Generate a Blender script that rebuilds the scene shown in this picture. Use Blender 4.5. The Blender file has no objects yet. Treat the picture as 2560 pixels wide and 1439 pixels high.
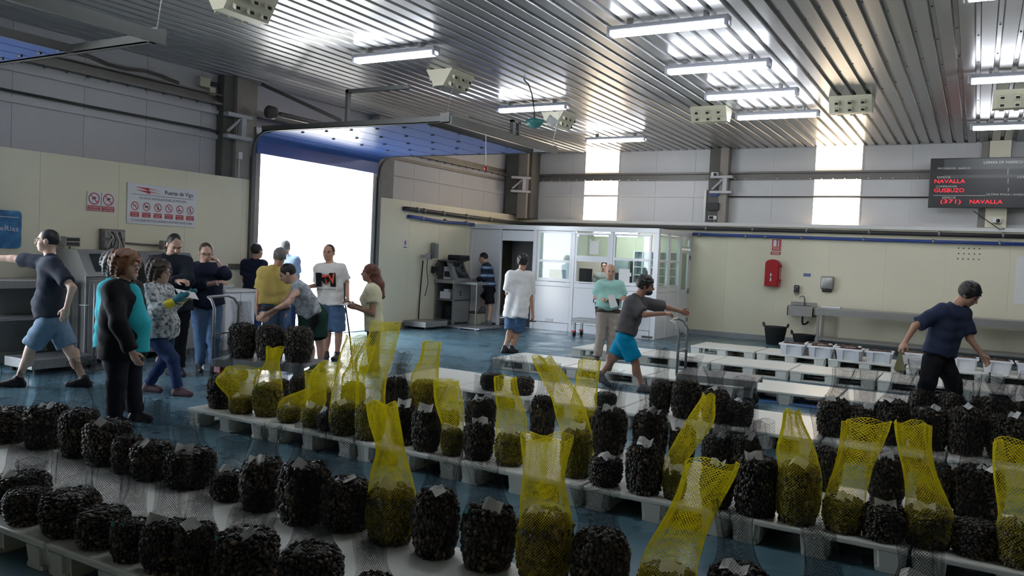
import bpy, bmesh, math, random
import numpy as np
from mathutils import Vector, Matrix

random.seed(7); np.random.seed(7)
SC = bpy.context.scene
COL = SC.collection

# ------------------------------------------------------------------ camera
cam = bpy.data.objects.new('camera', bpy.data.cameras.new('camera'))
COL.objects.link(cam)
cam.data.sensor_width = 36.0
cam.data.sensor_fit = 'HORIZONTAL'
cam.data.lens = 2031.14 / 2560 * 36
cam.data.clip_end = 400
r_, d_, f_ = (Vector((0.866451, 0.497182, 0.045526)), Vector((0.059187, -0.011746, -0.998178)), Vector((-0.495742, 0.867566, -0.039604)))
cam.matrix_world = Matrix(((r_.x, -d_.x, -f_.x, 0), (r_.y, -d_.y, -f_.y, 0), (r_.z, -d_.z, -f_.z, 1.70), (0, 0, 0, 1)))
SC.camera = cam
RT = Vector((f_.y, -f_.x, 0)).normalized()      # horizontal direction across the hall, seen from the entrance

# ------------------------------------------------------------------ world, sun, exposure
SC.view_settings.view_transform = 'Standard'
SC.view_settings.look = 'None'
SC.view_settings.gamma = 1.0
SC.view_settings.use_curve_mapping = False
SC.view_settings.exposure = 0.58
W = bpy.data.worlds.new('sky'); SC.world = W; W.use_nodes = True
bg = W.node_tree.nodes['Background']
bg.inputs[0].default_value = (0.80, 0.89, 1.0, 1)
bg.inputs[1].default_value = 9.0
sun = bpy.data.objects.new('sun', bpy.data.lights.new('sun', 'SUN'))
COL.objects.link(sun)
sun.data.energy = 40.0; sun.data.angle = 0.009; sun.data.color = (1, 0.95, 0.86)
sun.rotation_euler = Vector((-0.35, -0.62, -0.85)).to_track_quat('-Z', 'Y').to_euler()
SC.cycles.max_bounces = 5; SC.cycles.diffuse_bounces = 3; SC.cycles.glossy_bounces = 2; SC.cycles.transparent_max_bounces = 6; SC.cycles.adaptive_threshold = 0.08
LAMP_E, PANE_E = 26.0, 6.0

# ------------------------------------------------------------------ helpers
def tag(o, label=None, cat=None, group=None, kind=None):
    if label: o['label'] = label
    if cat: o['category'] = cat
    if group: o['group'] = group
    if kind: o['kind'] = kind
    return o

def empty(name, loc=(0, 0, 0), rz=0.0):
    o = bpy.data.objects.new(name, None)
    COL.objects.link(o); o.location = loc; o.rotation_euler = (0, 0, rz)
    o.empty_display_size = 0.1
    return o

def thing(name, label, cat, loc=(0, 0, 0), rz=0.0, group=None):
    return tag(empty(name, loc, rz), label, cat, group)

def dup(o, parent=None, loc=None, rz=None):
    c = o.copy(); COL.objects.link(c)
    if parent is not None: c.parent = parent
    if loc is not None: c.location = loc
    if rz is not None: c.rotation_euler = (0, 0, rz)
    for ch in list(o.children): dup(ch, c)
    return c

class MB:
    def __init__(s): s.v = []; s.f = []
    def add(s, vs, fs):
        n = len(s.v); s.v += [tuple(p) for p in vs]; s.f += [tuple(i + n for i in q) for q in fs]; return s
    def bb(s, x0, x1, y0, y1, z0, z1, bev=0.0):
        x0, x1 = min(x0, x1), max(x0, x1); y0, y1 = min(y0, y1), max(y0, y1); z0, z1 = min(z0, z1), max(z0, z1)
        if bev <= 0:
            return s.add([(x0, y0, z0), (x1, y0, z0), (x1, y1, z0), (x0, y1, z0), (x0, y0, z1), (x1, y0, z1), (x1, y1, z1), (x0, y1, z1)],
                         [(0, 3, 2, 1), (4, 5, 6, 7), (0, 1, 5, 4), (1, 2, 6, 5), (2, 3, 7, 6), (3, 0, 4, 7)])
        bm = bmesh.new(); bmesh.ops.create_cube(bm, size=1)
        for v in bm.verts:
            v.co = ((x0 + x1) / 2 + v.co.x * (x1 - x0), (y0 + y1) / 2 + v.co.y * (y1 - y0), (z0 + z1) / 2 + v.co.z * (z1 - z0))
        bmesh.ops.bevel(bm, geom=list(bm.edges), offset=bev, segments=2, affect='EDGES', profile=0.5)
        bm.verts.ensure_lookup_table(); bm.verts.index_update()
        s.add([v.co[:] for v in bm.verts], [[v.index for v in f.verts] for f in bm.faces]); bm.free(); return s
    def box(s, c, sz, bev=0.0):
        return s.bb(c[0] - sz[0] / 2, c[0] + sz[0] / 2, c[1] - sz[1] / 2, c[1] + sz[1] / 2, c[2] - sz[2] / 2, c[2] + sz[2] / 2, bev)
    def cyl(s, a, b, r0, r1=None, n=12, cap=True):
        a, b = Vector(a), Vector(b); r1 = r0 if r1 is None else r1
        d = (b - a).normalized(); u = d.orthogonal().normalized(); w = d.cross(u)
        vs = []
        for p, r in ((a, r0), (b, r1)):
            for i in range(n):
                t = 2 * math.pi * i / n; vs.append(p + (u * math.cos(t) + w * math.sin(t)) * r)
        fs = [(i, (i + 1) % n, n + (i + 1) % n, n + i) for i in range(n)]
        if cap: fs += [tuple(reversed(range(n))), tuple(range(n, 2 * n))]
        return s.add(vs, fs)
    def tube(s, pts, r, n=8):
        P = [Vector(p) for p in pts]; vs = []; m = len(P); u = None
        for i, p in enumerate(P):
            d = (P[min(i + 1, m - 1)] - P[max(i - 1, 0)]).normalized()
            u = d.orthogonal().normalized() if u is None else (u - d * u.dot(d)).normalized()
            w = d.cross(u); rr = r[i] if isinstance(r, (list, tuple)) else r
            for k in range(n):
                t = 2 * math.pi * k / n; vs.append(p + (u * math.cos(t) + w * math.sin(t)) * rr)
        fs = [(i * n + k, i * n + (k + 1) % n, (i + 1) * n + (k + 1) % n, (i + 1) * n + k) for i in range(m - 1) for k in range(n)]
        fs += [tuple(reversed(range(n))), tuple(range((m - 1) * n, m * n))]
        return s.add(vs, fs)
    def prism(s, poly, vec):
        n = len(poly); P = [Vector(p) for p in poly]; v = Vector(vec)
        return s.add(P + [p + v for p in P], [tuple(reversed(range(n))), tuple(range(n, 2 * n))] + [(i, (i + 1) % n, n + (i + 1) % n, n + i) for i in range(n)])
    def lathe(s, prof, c=(0, 0, 0), n=24, close=False):
        vs = []; m = len(prof)
        for r, z in prof:
            for k in range(n):
                t = 2 * math.pi * k / n; vs.append((c[0] + r * math.cos(t), c[1] + r * math.sin(t), c[2] + z))
        fs = [(i * n + k, i * n + (k + 1) % n, (i + 1) * n + (k + 1) % n, (i + 1) * n + k) for i in range(m - 1) for k in range(n)]
        if prof[0][0] > 1e-4: fs.append(tuple(reversed(range(n))))
        if close: fs.append(tuple(range((m - 1) * n, m * n)))
        return s.add(vs, fs)
    def mesh(s, name, mat, smooth=False):
        me = bpy.data.meshes.new(name); me.from_pydata(s.v, [], s.f)
        if smooth: me.polygons.foreach_set('use_smooth', [True] * len(me.polygons))
        me.materials.append(mat); me.update(); return me
    def build(s, name, mat, parent=None, smooth=False, loc=None, kind=None):
        o = bpy.data.objects.new(name, s.mesh(name, mat, smooth)); COL.objects.link(o)
        if parent is not None: o.parent = parent
        if loc is not None: o.location = loc
        if kind: o['kind'] = kind
        return o

def arc(c, r, a0, a1, n, ax, ay):
    c, ax, ay = Vector(c), Vector(ax), Vector(ay)
    return [c + ax * r * math.cos(a0 + (a1 - a0) * i / n) + ay * r * math.sin(a0 + (a1 - a0) * i / n) for i in range(n + 1)]

# ------------------------------------------------------------------ materials
MATS = {}
def mat(name, col, rough=0.5, metal=0.0, var=0.12, scale=6.0, bump=0.0, bscale=40.0, emit=0.0, ecol=None, spec=0.5, trans=0.0, coat=0.0, stretch=None):
    if name in MATS: return MATS[name]
    m = bpy.data.materials.new(name); m.use_nodes = True
    nt = m.node_tree; N = nt.nodes; L = nt.links; b = N['Principled BSDF']
    c = (*col, 1)
    tc = N.new('ShaderNodeTexCoord'); src = tc.outputs['Object']
    if stretch:
        mp = N.new('ShaderNodeMapping'); mp.inputs['Scale'].default_value = stretch; L.new(src, mp.inputs[0]); src = mp.outputs[0]
    nz = N.new('ShaderNodeTexNoise'); nz.inputs['Scale'].default_value = scale; nz.inputs['Detail'].default_value = 5
    L.new(src, nz.inputs['Vector'])
    mx = N.new('ShaderNodeMix'); mx.data_type = 'RGBA'
    mx.inputs[6].default_value = tuple(max(0, x * (1 - var)) for x in col) + (1,)
    mx.inputs[7].default_value = tuple(min(1, x * (1 + var)) for x in col) + (1,)
    L.new(nz.outputs['Fac'], mx.inputs[0]); L.new(mx.outputs[2], b.inputs['Base Color'])
    b.inputs['Roughness'].default_value = rough; b.inputs['Metallic'].default_value = metal
    b.inputs['Specular IOR Level'].default_value = spec
    b.inputs['Transmission Weight'].default_value = trans
    b.inputs['Coat Weight'].default_value = coat
    if emit > 0:
        b.inputs['Emission Color'].default_value = (*(ecol or col), 1); b.inputs['Emission Strength'].default_value = emit
    if bump > 0:
        n2 = N.new('ShaderNodeTexNoise'); n2.inputs['Scale'].default_value = bscale; n2.inputs['Detail'].default_value = 4
        L.new(src, n2.inputs['Vector'])
        bp = N.new('ShaderNodeBump'); bp.inputs['Strength'].default_value = bump; bp.inputs['Distance'].default_value = 0.02
        L.new(n2.outputs['Fac'], bp.inputs['Height']); L.new(bp.outputs[0], b.inputs['Normal'])
    MATS[name] = m
    return m

def ramp(N, stops):
    r = N.new('ShaderNodeValToRGB'); e = r.color_ramp.elements
    while len(e) < len(stops): e.new(0.5)
    for k, (p, c) in enumerate(stops): e[k].position = p; e[k].color = (*c, 1)
    return r

def grooved(name, col, axis, pitch, rough=0.45, depth=0.35, var=0.06):
    """painted sheet with fine vertical micro-ribs (relief only)"""
    m = mat(name, col, rough, 0, var, 1.3)
    nt = m.node_tree; N = nt.nodes; L = nt.links; b = N['Principled BSDF']
    tc = N.new('ShaderNodeTexCoord'); sx = N.new('ShaderNodeSeparateXYZ'); L.new(tc.outputs['Object'], sx.inputs[0])
    mu = N.new('ShaderNodeMath'); mu.operation = 'MULTIPLY'; mu.inputs[1].default_value = 1 / pitch; L.new(sx.outputs[axis], mu.inputs[0])
    fr = N.new('ShaderNodeMath'); fr.operation = 'FRACT'; L.new(mu.outputs[0], fr.inputs[0])
    gt = N.new('ShaderNodeMath'); gt.operation = 'GREATER_THAN'; gt.inputs[1].default_value = 0.08; L.new(fr.outputs[0], gt.inputs[0])
    bp = N.new('ShaderNodeBump'); bp.inputs['Strength'].default_value = depth; bp.inputs['Distance'].default_value = 0.01
    L.new(gt.outputs[0], bp.inputs['Height']); L.new(bp.outputs[0], b.inputs['Normal'])
    return m

def shell_mat(name, stops, rough):
    m = mat(name, (0.05, 0.05, 0.045), rough, 0, 0.2, 60, spec=0.5)
    nt = m.node_tree; N = nt.nodes; L = nt.links; b = N['Principled BSDF']
    at = N.new('ShaderNodeAttribute'); at.attribute_name = 'tone'
    nz = N.new('ShaderNodeTexNoise'); nz.inputs['Scale'].default_value = 55; nz.inputs['Detail'].default_value = 3
    tc = N.new('ShaderNodeTexCoord'); L.new(tc.outputs['Object'], nz.inputs['Vector'])
    ad = N.new('ShaderNodeMath'); ad.operation = 'MULTIPLY_ADD'; ad.inputs[1].default_value = 0.35; L.new(nz.outputs['Fac'], ad.inputs[0])
    L.new(at.outputs['Fac'], ad.inputs[2])
    sb = N.new('ShaderNodeMath'); sb.operation = 'SUBTRACT'; sb.inputs[1].default_value = 0.17; L.new(ad.outputs[0], sb.inputs[0])
    r = ramp(N, stops); L.new(sb.outputs[0], r.inputs[0]); L.new(r.outputs[0], b.inputs['Base Color'])
    return m

def floor_mat():
    m = mat('epoxy_floor', (0.05, 0.13, 0.15), 0.3, 0, 0.1, 2)
    nt = m.node_tree; N = nt.nodes; L = nt.links; b = N['Principled BSDF']
    tc = N.new('ShaderNodeTexCoord')
    n1 = N.new('ShaderNodeTexNoise'); n1.inputs['Scale'].default_value = 0.55; n1.inputs['Detail'].default_value = 8; n1.inputs['Roughness'].default_value = 0.65
    L.new(tc.outputs['Object'], n1.inputs['Vector'])
    r = ramp(N, [(0.3, (0.058, 0.115, 0.145)), (0.55, (0.085, 0.165, 0.205)), (0.75, (0.125, 0.21, 0.255))])
    L.new(n1.outputs['Fac'], r.inputs[0]); L.new(r.outputs[0], b.inputs['Base Color'])
    n2 = N.new('ShaderNodeTexNoise'); n2.inputs['Scale'].default_value = 1.6; n2.inputs['Detail'].default_value = 6
    L.new(tc.outputs['Object'], n2.inputs['Vector'])
    mr = N.new('ShaderNodeMapRange'); mr.inputs[1].default_value = 0.35; mr.inputs[2].default_value = 0.65; mr.inputs[3].default_value = 0.16; mr.inputs[4].default_value = 0.46
    L.new(n2.outputs['Fac'], mr.inputs[0]); L.new(mr.outputs[0], b.inputs['Roughness'])
    n3 = N.new('ShaderNodeTexNoise'); n3.inputs['Scale'].default_value = 14; n3.inputs['Detail'].default_value = 5
    L.new(tc.outputs['Object'], n3.inputs['Vector'])
    bp = N.new('ShaderNodeBump'); bp.inputs['Strength'].default_value = 0.035; bp.inputs['Distance'].default_value = 0.02
    L.new(n3.outputs['Fac'], bp.inputs['Height']); L.new(bp.outputs[0], b.inputs['Normal'])
    return m

def glass_mat():
    m = bpy.data.materials.new('window_glass'); m.use_nodes = True
    nt = m.node_tree; N = nt.nodes; L = nt.links; N.remove(N['Principled BSDF'])
    g = N.new('ShaderNodeBsdfGlossy'); g.inputs['Roughness'].default_value = 0.03
    t = N.new('ShaderNodeBsdfTransparent'); t.inputs[0].default_value = (0.86, 0.95, 0.90, 1)
    lw = N.new('ShaderNodeLayerWeight'); lw.inputs[0].default_value = 0.5
    pw = N.new('ShaderNodeMath'); pw.operation = 'POWER'; pw.inputs[1].default_value = 3.6; L.new(lw.outputs['Facing'], pw.inputs[0])
    fr = N.new('ShaderNodeMath'); fr.operation = 'MULTIPLY_ADD'; fr.inputs[1].default_value = 0.9; fr.inputs[2].default_value = 0.05; L.new(pw.outputs[0], fr.inputs[0])
    mx = N.new('ShaderNodeMixShader'); L.new(fr.outputs[0], mx.inputs[0]); L.new(t.outputs[0], mx.inputs[1]); L.new(g.outputs[0], mx.inputs[2])
    L.new(mx.outputs[0], N['Material Output'].inputs[0]); MATS['glass'] = m
    return m

def spotted(name, stops, scale, rough=0.8):
    m = mat(name, stops[0][1], rough)
    nt = m.node_tree; N = nt.nodes; L = nt.links; b = N['Principled BSDF']
    tc = N.new('ShaderNodeTexCoord'); nz = N.new('ShaderNodeTexNoise'); nz.inputs['Scale'].default_value = scale; nz.inputs['Detail'].default_value = 3
    L.new(tc.outputs['Object'], nz.inputs['Vector']); r = ramp(N, stops); L.new(nz.outputs['Fac'], r.inputs[0]); L.new(r.outputs[0], b.inputs['Base Color'])
    return m

def striped(name, stops, period, zoff):
    m = mat(name, stops[0][1], 0.85)
    nt = m.node_tree; N = nt.nodes; L = nt.links; b = N['Principled BSDF']
    tc = N.new('ShaderNodeTexCoord'); sx = N.new('ShaderNodeSeparateXYZ'); L.new(tc.outputs['Object'], sx.inputs[0])
    mu = N.new('ShaderNodeMath'); mu.operation = 'MULTIPLY_ADD'; mu.inputs[1].default_value = 1 / period; mu.inputs[2].default_value = zoff; L.new(sx.outputs[2], mu.inputs[0])
    fr = N.new('ShaderNodeMath'); fr.operation = 'FRACT'; L.new(mu.outputs[0], fr.inputs[0])
    r = ramp(N, stops); r.color_ramp.interpolation = 'CONSTANT'; L.new(fr.outputs[0], r.inputs[0]); L.new(r.outputs[0], b.inputs['Base Color'])
    return m

M_floor = floor_mat()
M_glass = glass_mat()
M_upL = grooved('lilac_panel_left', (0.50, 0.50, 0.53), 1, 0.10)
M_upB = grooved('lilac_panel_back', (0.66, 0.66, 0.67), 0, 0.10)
M_cream = mat('cream_panel', (0.75, 0.71, 0.54), 0.38, 0, 0.05, 1.2, bump=0.03, bscale=9)
M_ceil = mat('painted_deck', (0.37, 0.375, 0.375), 0.29, 0.5, 0.06, 1.0, stretch=(1, 0.2, 1))
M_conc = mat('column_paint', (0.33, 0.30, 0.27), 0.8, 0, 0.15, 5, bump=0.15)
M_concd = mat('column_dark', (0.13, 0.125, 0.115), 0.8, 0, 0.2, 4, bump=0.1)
M_bolt_glint = mat('bolt_glint', (0.85, 0.85, 0.85), 0.12, 0.95, 0.05)  # mirror-bright metal stands in for light shining at the purlin bolts
M_purl = mat('purlin_steel', (0.20, 0.19, 0.18), 0.5, 0.4, 0.15, 4)
M_galv = mat('galvanised_steel', (0.27, 0.275, 0.275), 0.42, 0.6, 0.18, 9, bump=0.04)
M_steel = mat('brushed_steel', (0.36, 0.355, 0.34), 0.36, 0.7, 0.12, 5, bump=0.03, stretch=(1, 12, 1))
M_white = mat('white_lacquer', (0.80, 0.82, 0.85), 0.16, 0, 0.02, 2, spec=0.6)
M_ledge = mat('white_trim', (0.72, 0.72, 0.70), 0.4, 0, 0.06, 3)
M_skirt = mat('grey_skirting', (0.30, 0.33, 0.34), 0.45, 0, 0.12, 4)
M_blue = mat('blue_door_panel', (0.055, 0.115, 0.34), 0.28, 0, 0.08, 2, spec=0.6)
M_bluepipe = mat('blue_pipe', (0.03, 0.07, 0.28), 0.4, 0, 0.1, 3)
M_blackpipe = mat('dark_pipe', (0.035, 0.035, 0.036), 0.45, 0, 0.2, 3)
M_black = mat('black_plastic', (0.014, 0.014, 0.016), 0.45, 0, 0.2, 8)
M_rubber = mat('rubber', (0.02, 0.02, 0.02), 0.7, 0, 0.2, 12)
M_dark = mat('dark_void', (0.02, 0.02, 0.02), 0.9, 0, 0.1, 3)
M_cable = mat('cable', (0.03, 0.03, 0.032), 0.6)
M_tube = mat('fluorescent_tube', (0.9, 0.93, 1.0), 0.4, emit=LAMP_E, ecol=(0.88, 0.92, 1.0))
M_lampbody = mat('lamp_housing', (0.45, 0.46, 0.52), 0.45, 0, 0.05, 3)
M_lampend = mat('lamp_endcap', (0.60, 0.62, 0.66), 0.2, 0, 0.05, 4, trans=0.3)
M_vent = mat('cream_plastic', (0.62, 0.60, 0.46), 0.45, 0, 0.05, 4)
M_pane = mat('lit_polycarbonate', (0.95, 0.88, 0.78), 0.5, emit=PANE_E, ecol=(1.0, 0.80, 0.58), var=0.03)
M_pallet = mat('pallet_plastic', (0.70, 0.70, 0.64), 0.35, 0, 0.07, 3, bump=0.05, bscale=20)
M_palletb = mat('pallet_blue', (0.12, 0.25, 0.55), 0.4, 0, 0.1, 5)
M_crate = mat('crate_plastic', (0.78, 0.79, 0.82), 0.3, 0, 0.05, 3)
M_paper = mat('paper', (0.78, 0.78, 0.76), 0.8, 0, 0.06, 25)
M_red = mat('sign_red', (0.50, 0.035, 0.05), 0.45, 0, 0.06, 10)
M_extred = mat('extinguisher_red', (0.42, 0.012, 0.02), 0.22, 0, 0.06, 3, spec=0.6)
M_sign = mat('sign_white', (0.72, 0.73, 0.76), 0.35, 0, 0.03, 2)
M_ink = mat('sign_ink', (0.05, 0.05, 0.06), 0.6)
M_led = mat('led_red', (0.6, 0.01, 0.02), 0.5, emit=1.0, ecol=(1.0, 0.02, 0.04))
M_board = mat('board_black', (0.022, 0.023, 0.024), 0.35, 0, 0.15, 3)
M_boardl = mat('board_grey', (0.085, 0.09, 0.09), 0.35, 0, 0.1, 3)
M_lcd = mat('screen_dark', (0.03, 0.035, 0.04), 0.08, 0, 0.05, 3, spec=0.7)
M_teal = mat('teal_plastic', (0.05, 0.24, 0.23), 0.35)
M_banner = spotted('sea_banner', [(0.3, (0.015, 0.10, 0.26)), (0.6, (0.03, 0.22, 0.46)), (0.75, (0.10, 0.38, 0.60))], 9, 0.4)
M_shell = shell_mat('clam_shells', [(0.0, (0.010, 0.009, 0.008)), (0.35, (0.034, 0.028, 0.021)), (0.65, (0.10, 0.076, 0.048)), (1.0, (0.30, 0.225, 0.13))], 0.38)
M_shellw = shell_mat('clam_shells_warm', [(0.0, (0.020, 0.017, 0.008)), (0.4, (0.075, 0.060, 0.028)), (0.7, (0.18, 0.135, 0.06)), (1.0, (0.34, 0.26, 0.12))], 0.4)
M_netk = mat('black_net', (0.010, 0.011, 0.014), 0.9, 0, 0.1, 20, spec=0.05)
M_nety = mat('yellow_net', (0.82, 0.73, 0.025), 0.5, 0, 0.06, 20)
def lucent(m, col, f):
    nt = m.node_tree; N = nt.nodes; tr = N.new('ShaderNodeBsdfTranslucent'); tr.inputs[0].default_value = (*col, 1); mx = N.new('ShaderNodeMixShader'); mx.inputs[0].default_value = f
    nt.links.new(N['Principled BSDF'].outputs[0], mx.inputs[1]); nt.links.new(tr.outputs[0], mx.inputs[2]); nt.links.new(mx.outputs[0], N['Material Output'].inputs[0])
lucent(M_nety, (0.92, 0.84, 0.03), 0.45)
M_track = mat('track_steel', (0.12, 0.125, 0.12), 0.5, 0.3, 0.15, 8)
M_navalla = mat('razor_clam', (0.085, 0.045, 0.03), 0.4, 0, 0.45, 30)
M_asphalt = mat('quay_concrete', (0.42, 0.41, 0.39), 0.85, 0, 0.12, 1.5, bump=0.1)

# ------------------------------------------------------------------ the hall
XL, XU, YB, YU, ZC = -10.95, -11.20, 19.30, 19.55, 4.49
D1, D2 = (10.06, 13.22), (1.95, 5.06)          # the two open doorways in the left wall
DH = 3.72

fl = MB().bb(XU, 9, -5, YU, -0.12, 0).build('floor', M_floor); tag(fl, 'wet blue-green epoxy floor of the market hall', 'floor', kind='structure')
qy = MB().bb(-160, -11.36, -120, 160, -0.2, -0.03).build('floor_quay', M_asphalt); tag(qy, 'sunlit concrete quay outside the open doorway', 'ground', kind='structure')

# ceiling: ribbed deck, narrow recessed ribs running away from the camera
def ceiling():
    p, vs, fs = 0.2130, [], []
    prof = []; x = XU
    while x < 9:
        prof += [(x, 0), (x + p - 0.072, 0), (x + p - 0.058, 0.045), (x + p - 0.014, 0.045)]; x += p
    prof.append((x, 0))
    m = MB(); n = len(prof); ys = (-5, YU + 0.1)
    m.v = [(a, y, ZC + b) for y in ys for a, b in prof]
    m.f = [(i, n + i, n + i + 1, i + 1) for i in range(n - 1)]
    o = m.build('ceiling', M_ceil); tag(o, 'ribbed grey steel deck ceiling over the hall', 'ceiling', kind='structure')
    cap = MB().bb(XU - .2, 9.1, -5.1, YU + .2, ZC + 0.06, ZC + 0.16).build('roof_slab', M_dark, o)
    return o
CEIL = ceiling()
# deck screws along a few ribs
sm = MB().cyl((0, 0, 0), (0, 0, -0.008), 0.011, 0.008, 8).mesh('screw', M_purl, True)
for k in range(40, 58):
    for y in np.arange(6.6 + (k % 2) * .4, 19, 1.35):
        o = bpy.data.objects.new('screw', sm); COL.objects.link(o); o.parent = CEIL
        o.location = (XU + k * 0.2130 + 0.2130 - 0.036, float(y), ZC + 0.045)

# left wall
wl = MB()
for y0, y1, z0, z1 in ((-5, D2[0], 0, ZC), (D2[0], D2[1], DH, ZC), (D2[1], D1[0], 0, ZC), (D1[0], D1[1], DH, ZC), (D1[1], YU + .15, 0, ZC)):
    wl.bb(XU - 0.15, XU - 0.012, y0, y1, z0, z1 + .1)
WL = tag(wl.build('wall_left', M_upL), 'long side wall with cream lining below and lilac sheeting above', 'wall', kind='structure')
def panels(parent, name, m, lo, hi, w, along, fixed, z0, z1, gap=0.006, bev=0.004):
    a = lo
    while a < hi - 0.05:
        b = min(a + w, hi)
        mb = MB()
        if along == 'y': mb.bb(fixed[0], fixed[1], a + gap / 2, b - gap / 2, z0, z1, bev)
        else: mb.bb(a + gap / 2, b - gap / 2, fixed[0], fixed[1], z0, z1, bev)
        mb.build(name, m, parent); a = b
for lo, hi in ((-5, D2[0] - .1), (D2[1] + .1, D1[0] - .02), (D1[1] + .1, YB)):
    panels(WL, 'lining_panel', M_cream, lo, hi, 1.15, 'y', (XU + 0.002, XL), 0.12, 2.80, .003, .002)
for lo, hi in ((-5, D2[0]), (D2[1], 9.38), (13.9, 18.9)):
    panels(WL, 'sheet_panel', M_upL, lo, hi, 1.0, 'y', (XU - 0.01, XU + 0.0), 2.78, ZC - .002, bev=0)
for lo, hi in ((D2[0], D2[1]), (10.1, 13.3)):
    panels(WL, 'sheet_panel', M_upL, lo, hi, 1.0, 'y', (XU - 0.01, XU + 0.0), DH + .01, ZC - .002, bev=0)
for k, (lo, hi) in enumerate(((-5, D2[0] - .1), (D2[1] + .1, D1[0] - .02), (D1[1] + .1, 16.9))):
    tag(MB().bb(XU + .002, XL + 0.012, lo, hi, 0, 0.12).build('baseboard_left', M_skirt), 'grey skirting along the foot of the side wall', 'skirting', kind='structure')

# back wall
wb = MB().bb(XU - .15, 9, YU + 0.012, YU + 0.16, 0, ZC + .1)
WB = tag(wb.build('wall_back', M_upB), 'end wall with cream lining below and lilac sheeting above', 'wall', kind='structure')
panels(WB, 'lining_panel', M_cream, XL, 3.4, 1.15, 'x', (YB, YU - .002), 0.12, 2.70, .0015, .001)
WINX = ((-9.10, -8.16), (-3.35, -2.37))
spans = [(-10.5, -9.11), (-8.15, -5.74), (-5.28, -3.36), (-2.36, -0.07), (0.45, 3.4)]
for lo, hi in spans:
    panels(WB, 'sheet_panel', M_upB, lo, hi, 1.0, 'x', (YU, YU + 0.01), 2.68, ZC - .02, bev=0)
tag(MB().bb(XL, 3.4, YB - 0.012, YB + .1, 0, 0.12).build('baseboard_back', M_skirt), 'grey skirting along the foot of the end wall', 'skirting', kind='structure')
tag(MB().bb(-10.3, 3.4, YB - 0.05, YB + .12, 2.63, 2.715, .008).build('trim_1', M_ledge), 'white capping ledge along the top of the cream lining', 'trim', kind='structure')
tag(MB().bb(9, 9.15, -5, YU, 0, ZC + .1).build('wall_right', M_cream), 'far cream side wall behind the photographer', 'wall', kind='structure')
tag(MB().bb(XU - .15, 9.15, -5.15, -5, 0, ZC + .1).build('wall_front', M_cream), 'cream wall behind the photographer', 'wall', kind='structure')

# lit polycarbonate panes between the columns of the end wall
for k, (x0, x1) in enumerate(WINX):
    w = empty('window_%d' % (k + 1)); tag(w, ('bright translucent wall light above the white office', 'bright translucent wall light above the sink')[k], 'window', kind='structure')
    for z0, z1 in ((2.72, 3.335), (3.385, 3.745), (4.0, ZC - .01)):
        MB().bb(x0, x1, YU - .012, YU + 0.01, z0, z1).build('pane', M_pane, w)
    f = MB()
    for x in (x0 - .012, x1 + .012): f.bb(x - .012, x + .012, YU - .02, YU + .01, 2.7, ZC)
    f.bb(x0, x1, YU - .02, YU + .01, 3.335, 3.385)
    f.build('frame', M_upB, w)

# columns
def column(label, boxes, n):
    c = empty('column'); tag(c, label, 'column', kind='structure')
    for nm, m, b in boxes: MB().bb(*b, .006).build(nm, m, c)
    return c
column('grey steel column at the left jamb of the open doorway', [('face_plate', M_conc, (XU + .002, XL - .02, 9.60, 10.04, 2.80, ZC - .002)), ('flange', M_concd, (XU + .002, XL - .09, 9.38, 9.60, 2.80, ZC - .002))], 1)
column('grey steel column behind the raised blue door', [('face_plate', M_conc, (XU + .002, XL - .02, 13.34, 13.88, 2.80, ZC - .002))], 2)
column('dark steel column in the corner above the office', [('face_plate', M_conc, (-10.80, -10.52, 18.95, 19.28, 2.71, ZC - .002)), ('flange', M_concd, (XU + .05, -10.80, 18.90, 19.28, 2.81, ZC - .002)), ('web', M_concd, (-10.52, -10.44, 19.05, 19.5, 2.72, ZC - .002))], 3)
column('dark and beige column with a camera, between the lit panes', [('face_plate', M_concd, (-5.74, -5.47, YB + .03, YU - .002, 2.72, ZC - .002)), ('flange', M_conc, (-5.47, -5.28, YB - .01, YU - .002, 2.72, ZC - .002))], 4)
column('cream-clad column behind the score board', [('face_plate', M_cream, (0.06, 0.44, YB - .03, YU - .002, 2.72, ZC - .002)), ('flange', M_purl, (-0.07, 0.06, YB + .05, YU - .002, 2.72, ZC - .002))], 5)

# purlins and rails on the upper walls
def rail(name, label, m, boxes, holes=None, hm=None):
    p = empty(name); tag(p, label, 'beam', kind='structure')
    for b in boxes: MB().bb(*b).build('rail', m, p)
    return p
pl = rail('trim_2', 'brown steel purlin high on the side wall, left of the doorway', M_purl, [(XU, XU + .13, 5.2, 9.38, 3.98, 4.02), (XU, XU + .02, 5.2, 9.38, 4.02, 4.13), (XU, XU + .13, 5.2, 9.38, 4.13, 4.15)])
bolt = MB().cyl((0, 0, 0), (0, 0, -.035), .022, .014, 8).mesh('bolt', M_concd, True)
for y in np.arange(5.5, 9.3, .31):
    o = bpy.data.objects.new('bolt', bolt); COL.objects.link(o); o.parent = pl; o.location = (XU + .09, float(y), 3.98)
rail('trim_3', 'pale flat rail under the purlin on the side wall', M_upL, [(XU, XU + .05, 5.2, 9.38, 3.83, 3.90)])
rail('trim_4', 'pale flat rail low on the lilac sheeting of the side wall', M_upL, [(XU, XU + .04, 5.2, 9.38, 3.42, 3.49)])
rail('trim_5', 'double rail above the open doorway', M_purl, [(XU, XU + .13, 10.06, 13.34, 3.92, 3.95), (XU, XU + .03, 10.06, 13.34, 3.95, 4.05), (XU, XU + .1, 10.06, 13.34, 3.74, 3.80)])
pr = rail('trim_6', 'brown steel purlin between doorway and corner', M_purl, [(XU, XU + .13, 13.9, 18.9, 3.84, 3.88), (XU, XU + .02, 13.9, 18.9, 3.88, 4.0), (XU, XU + .06, 13.9, 18.9, 3.68, 3.74)])
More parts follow.
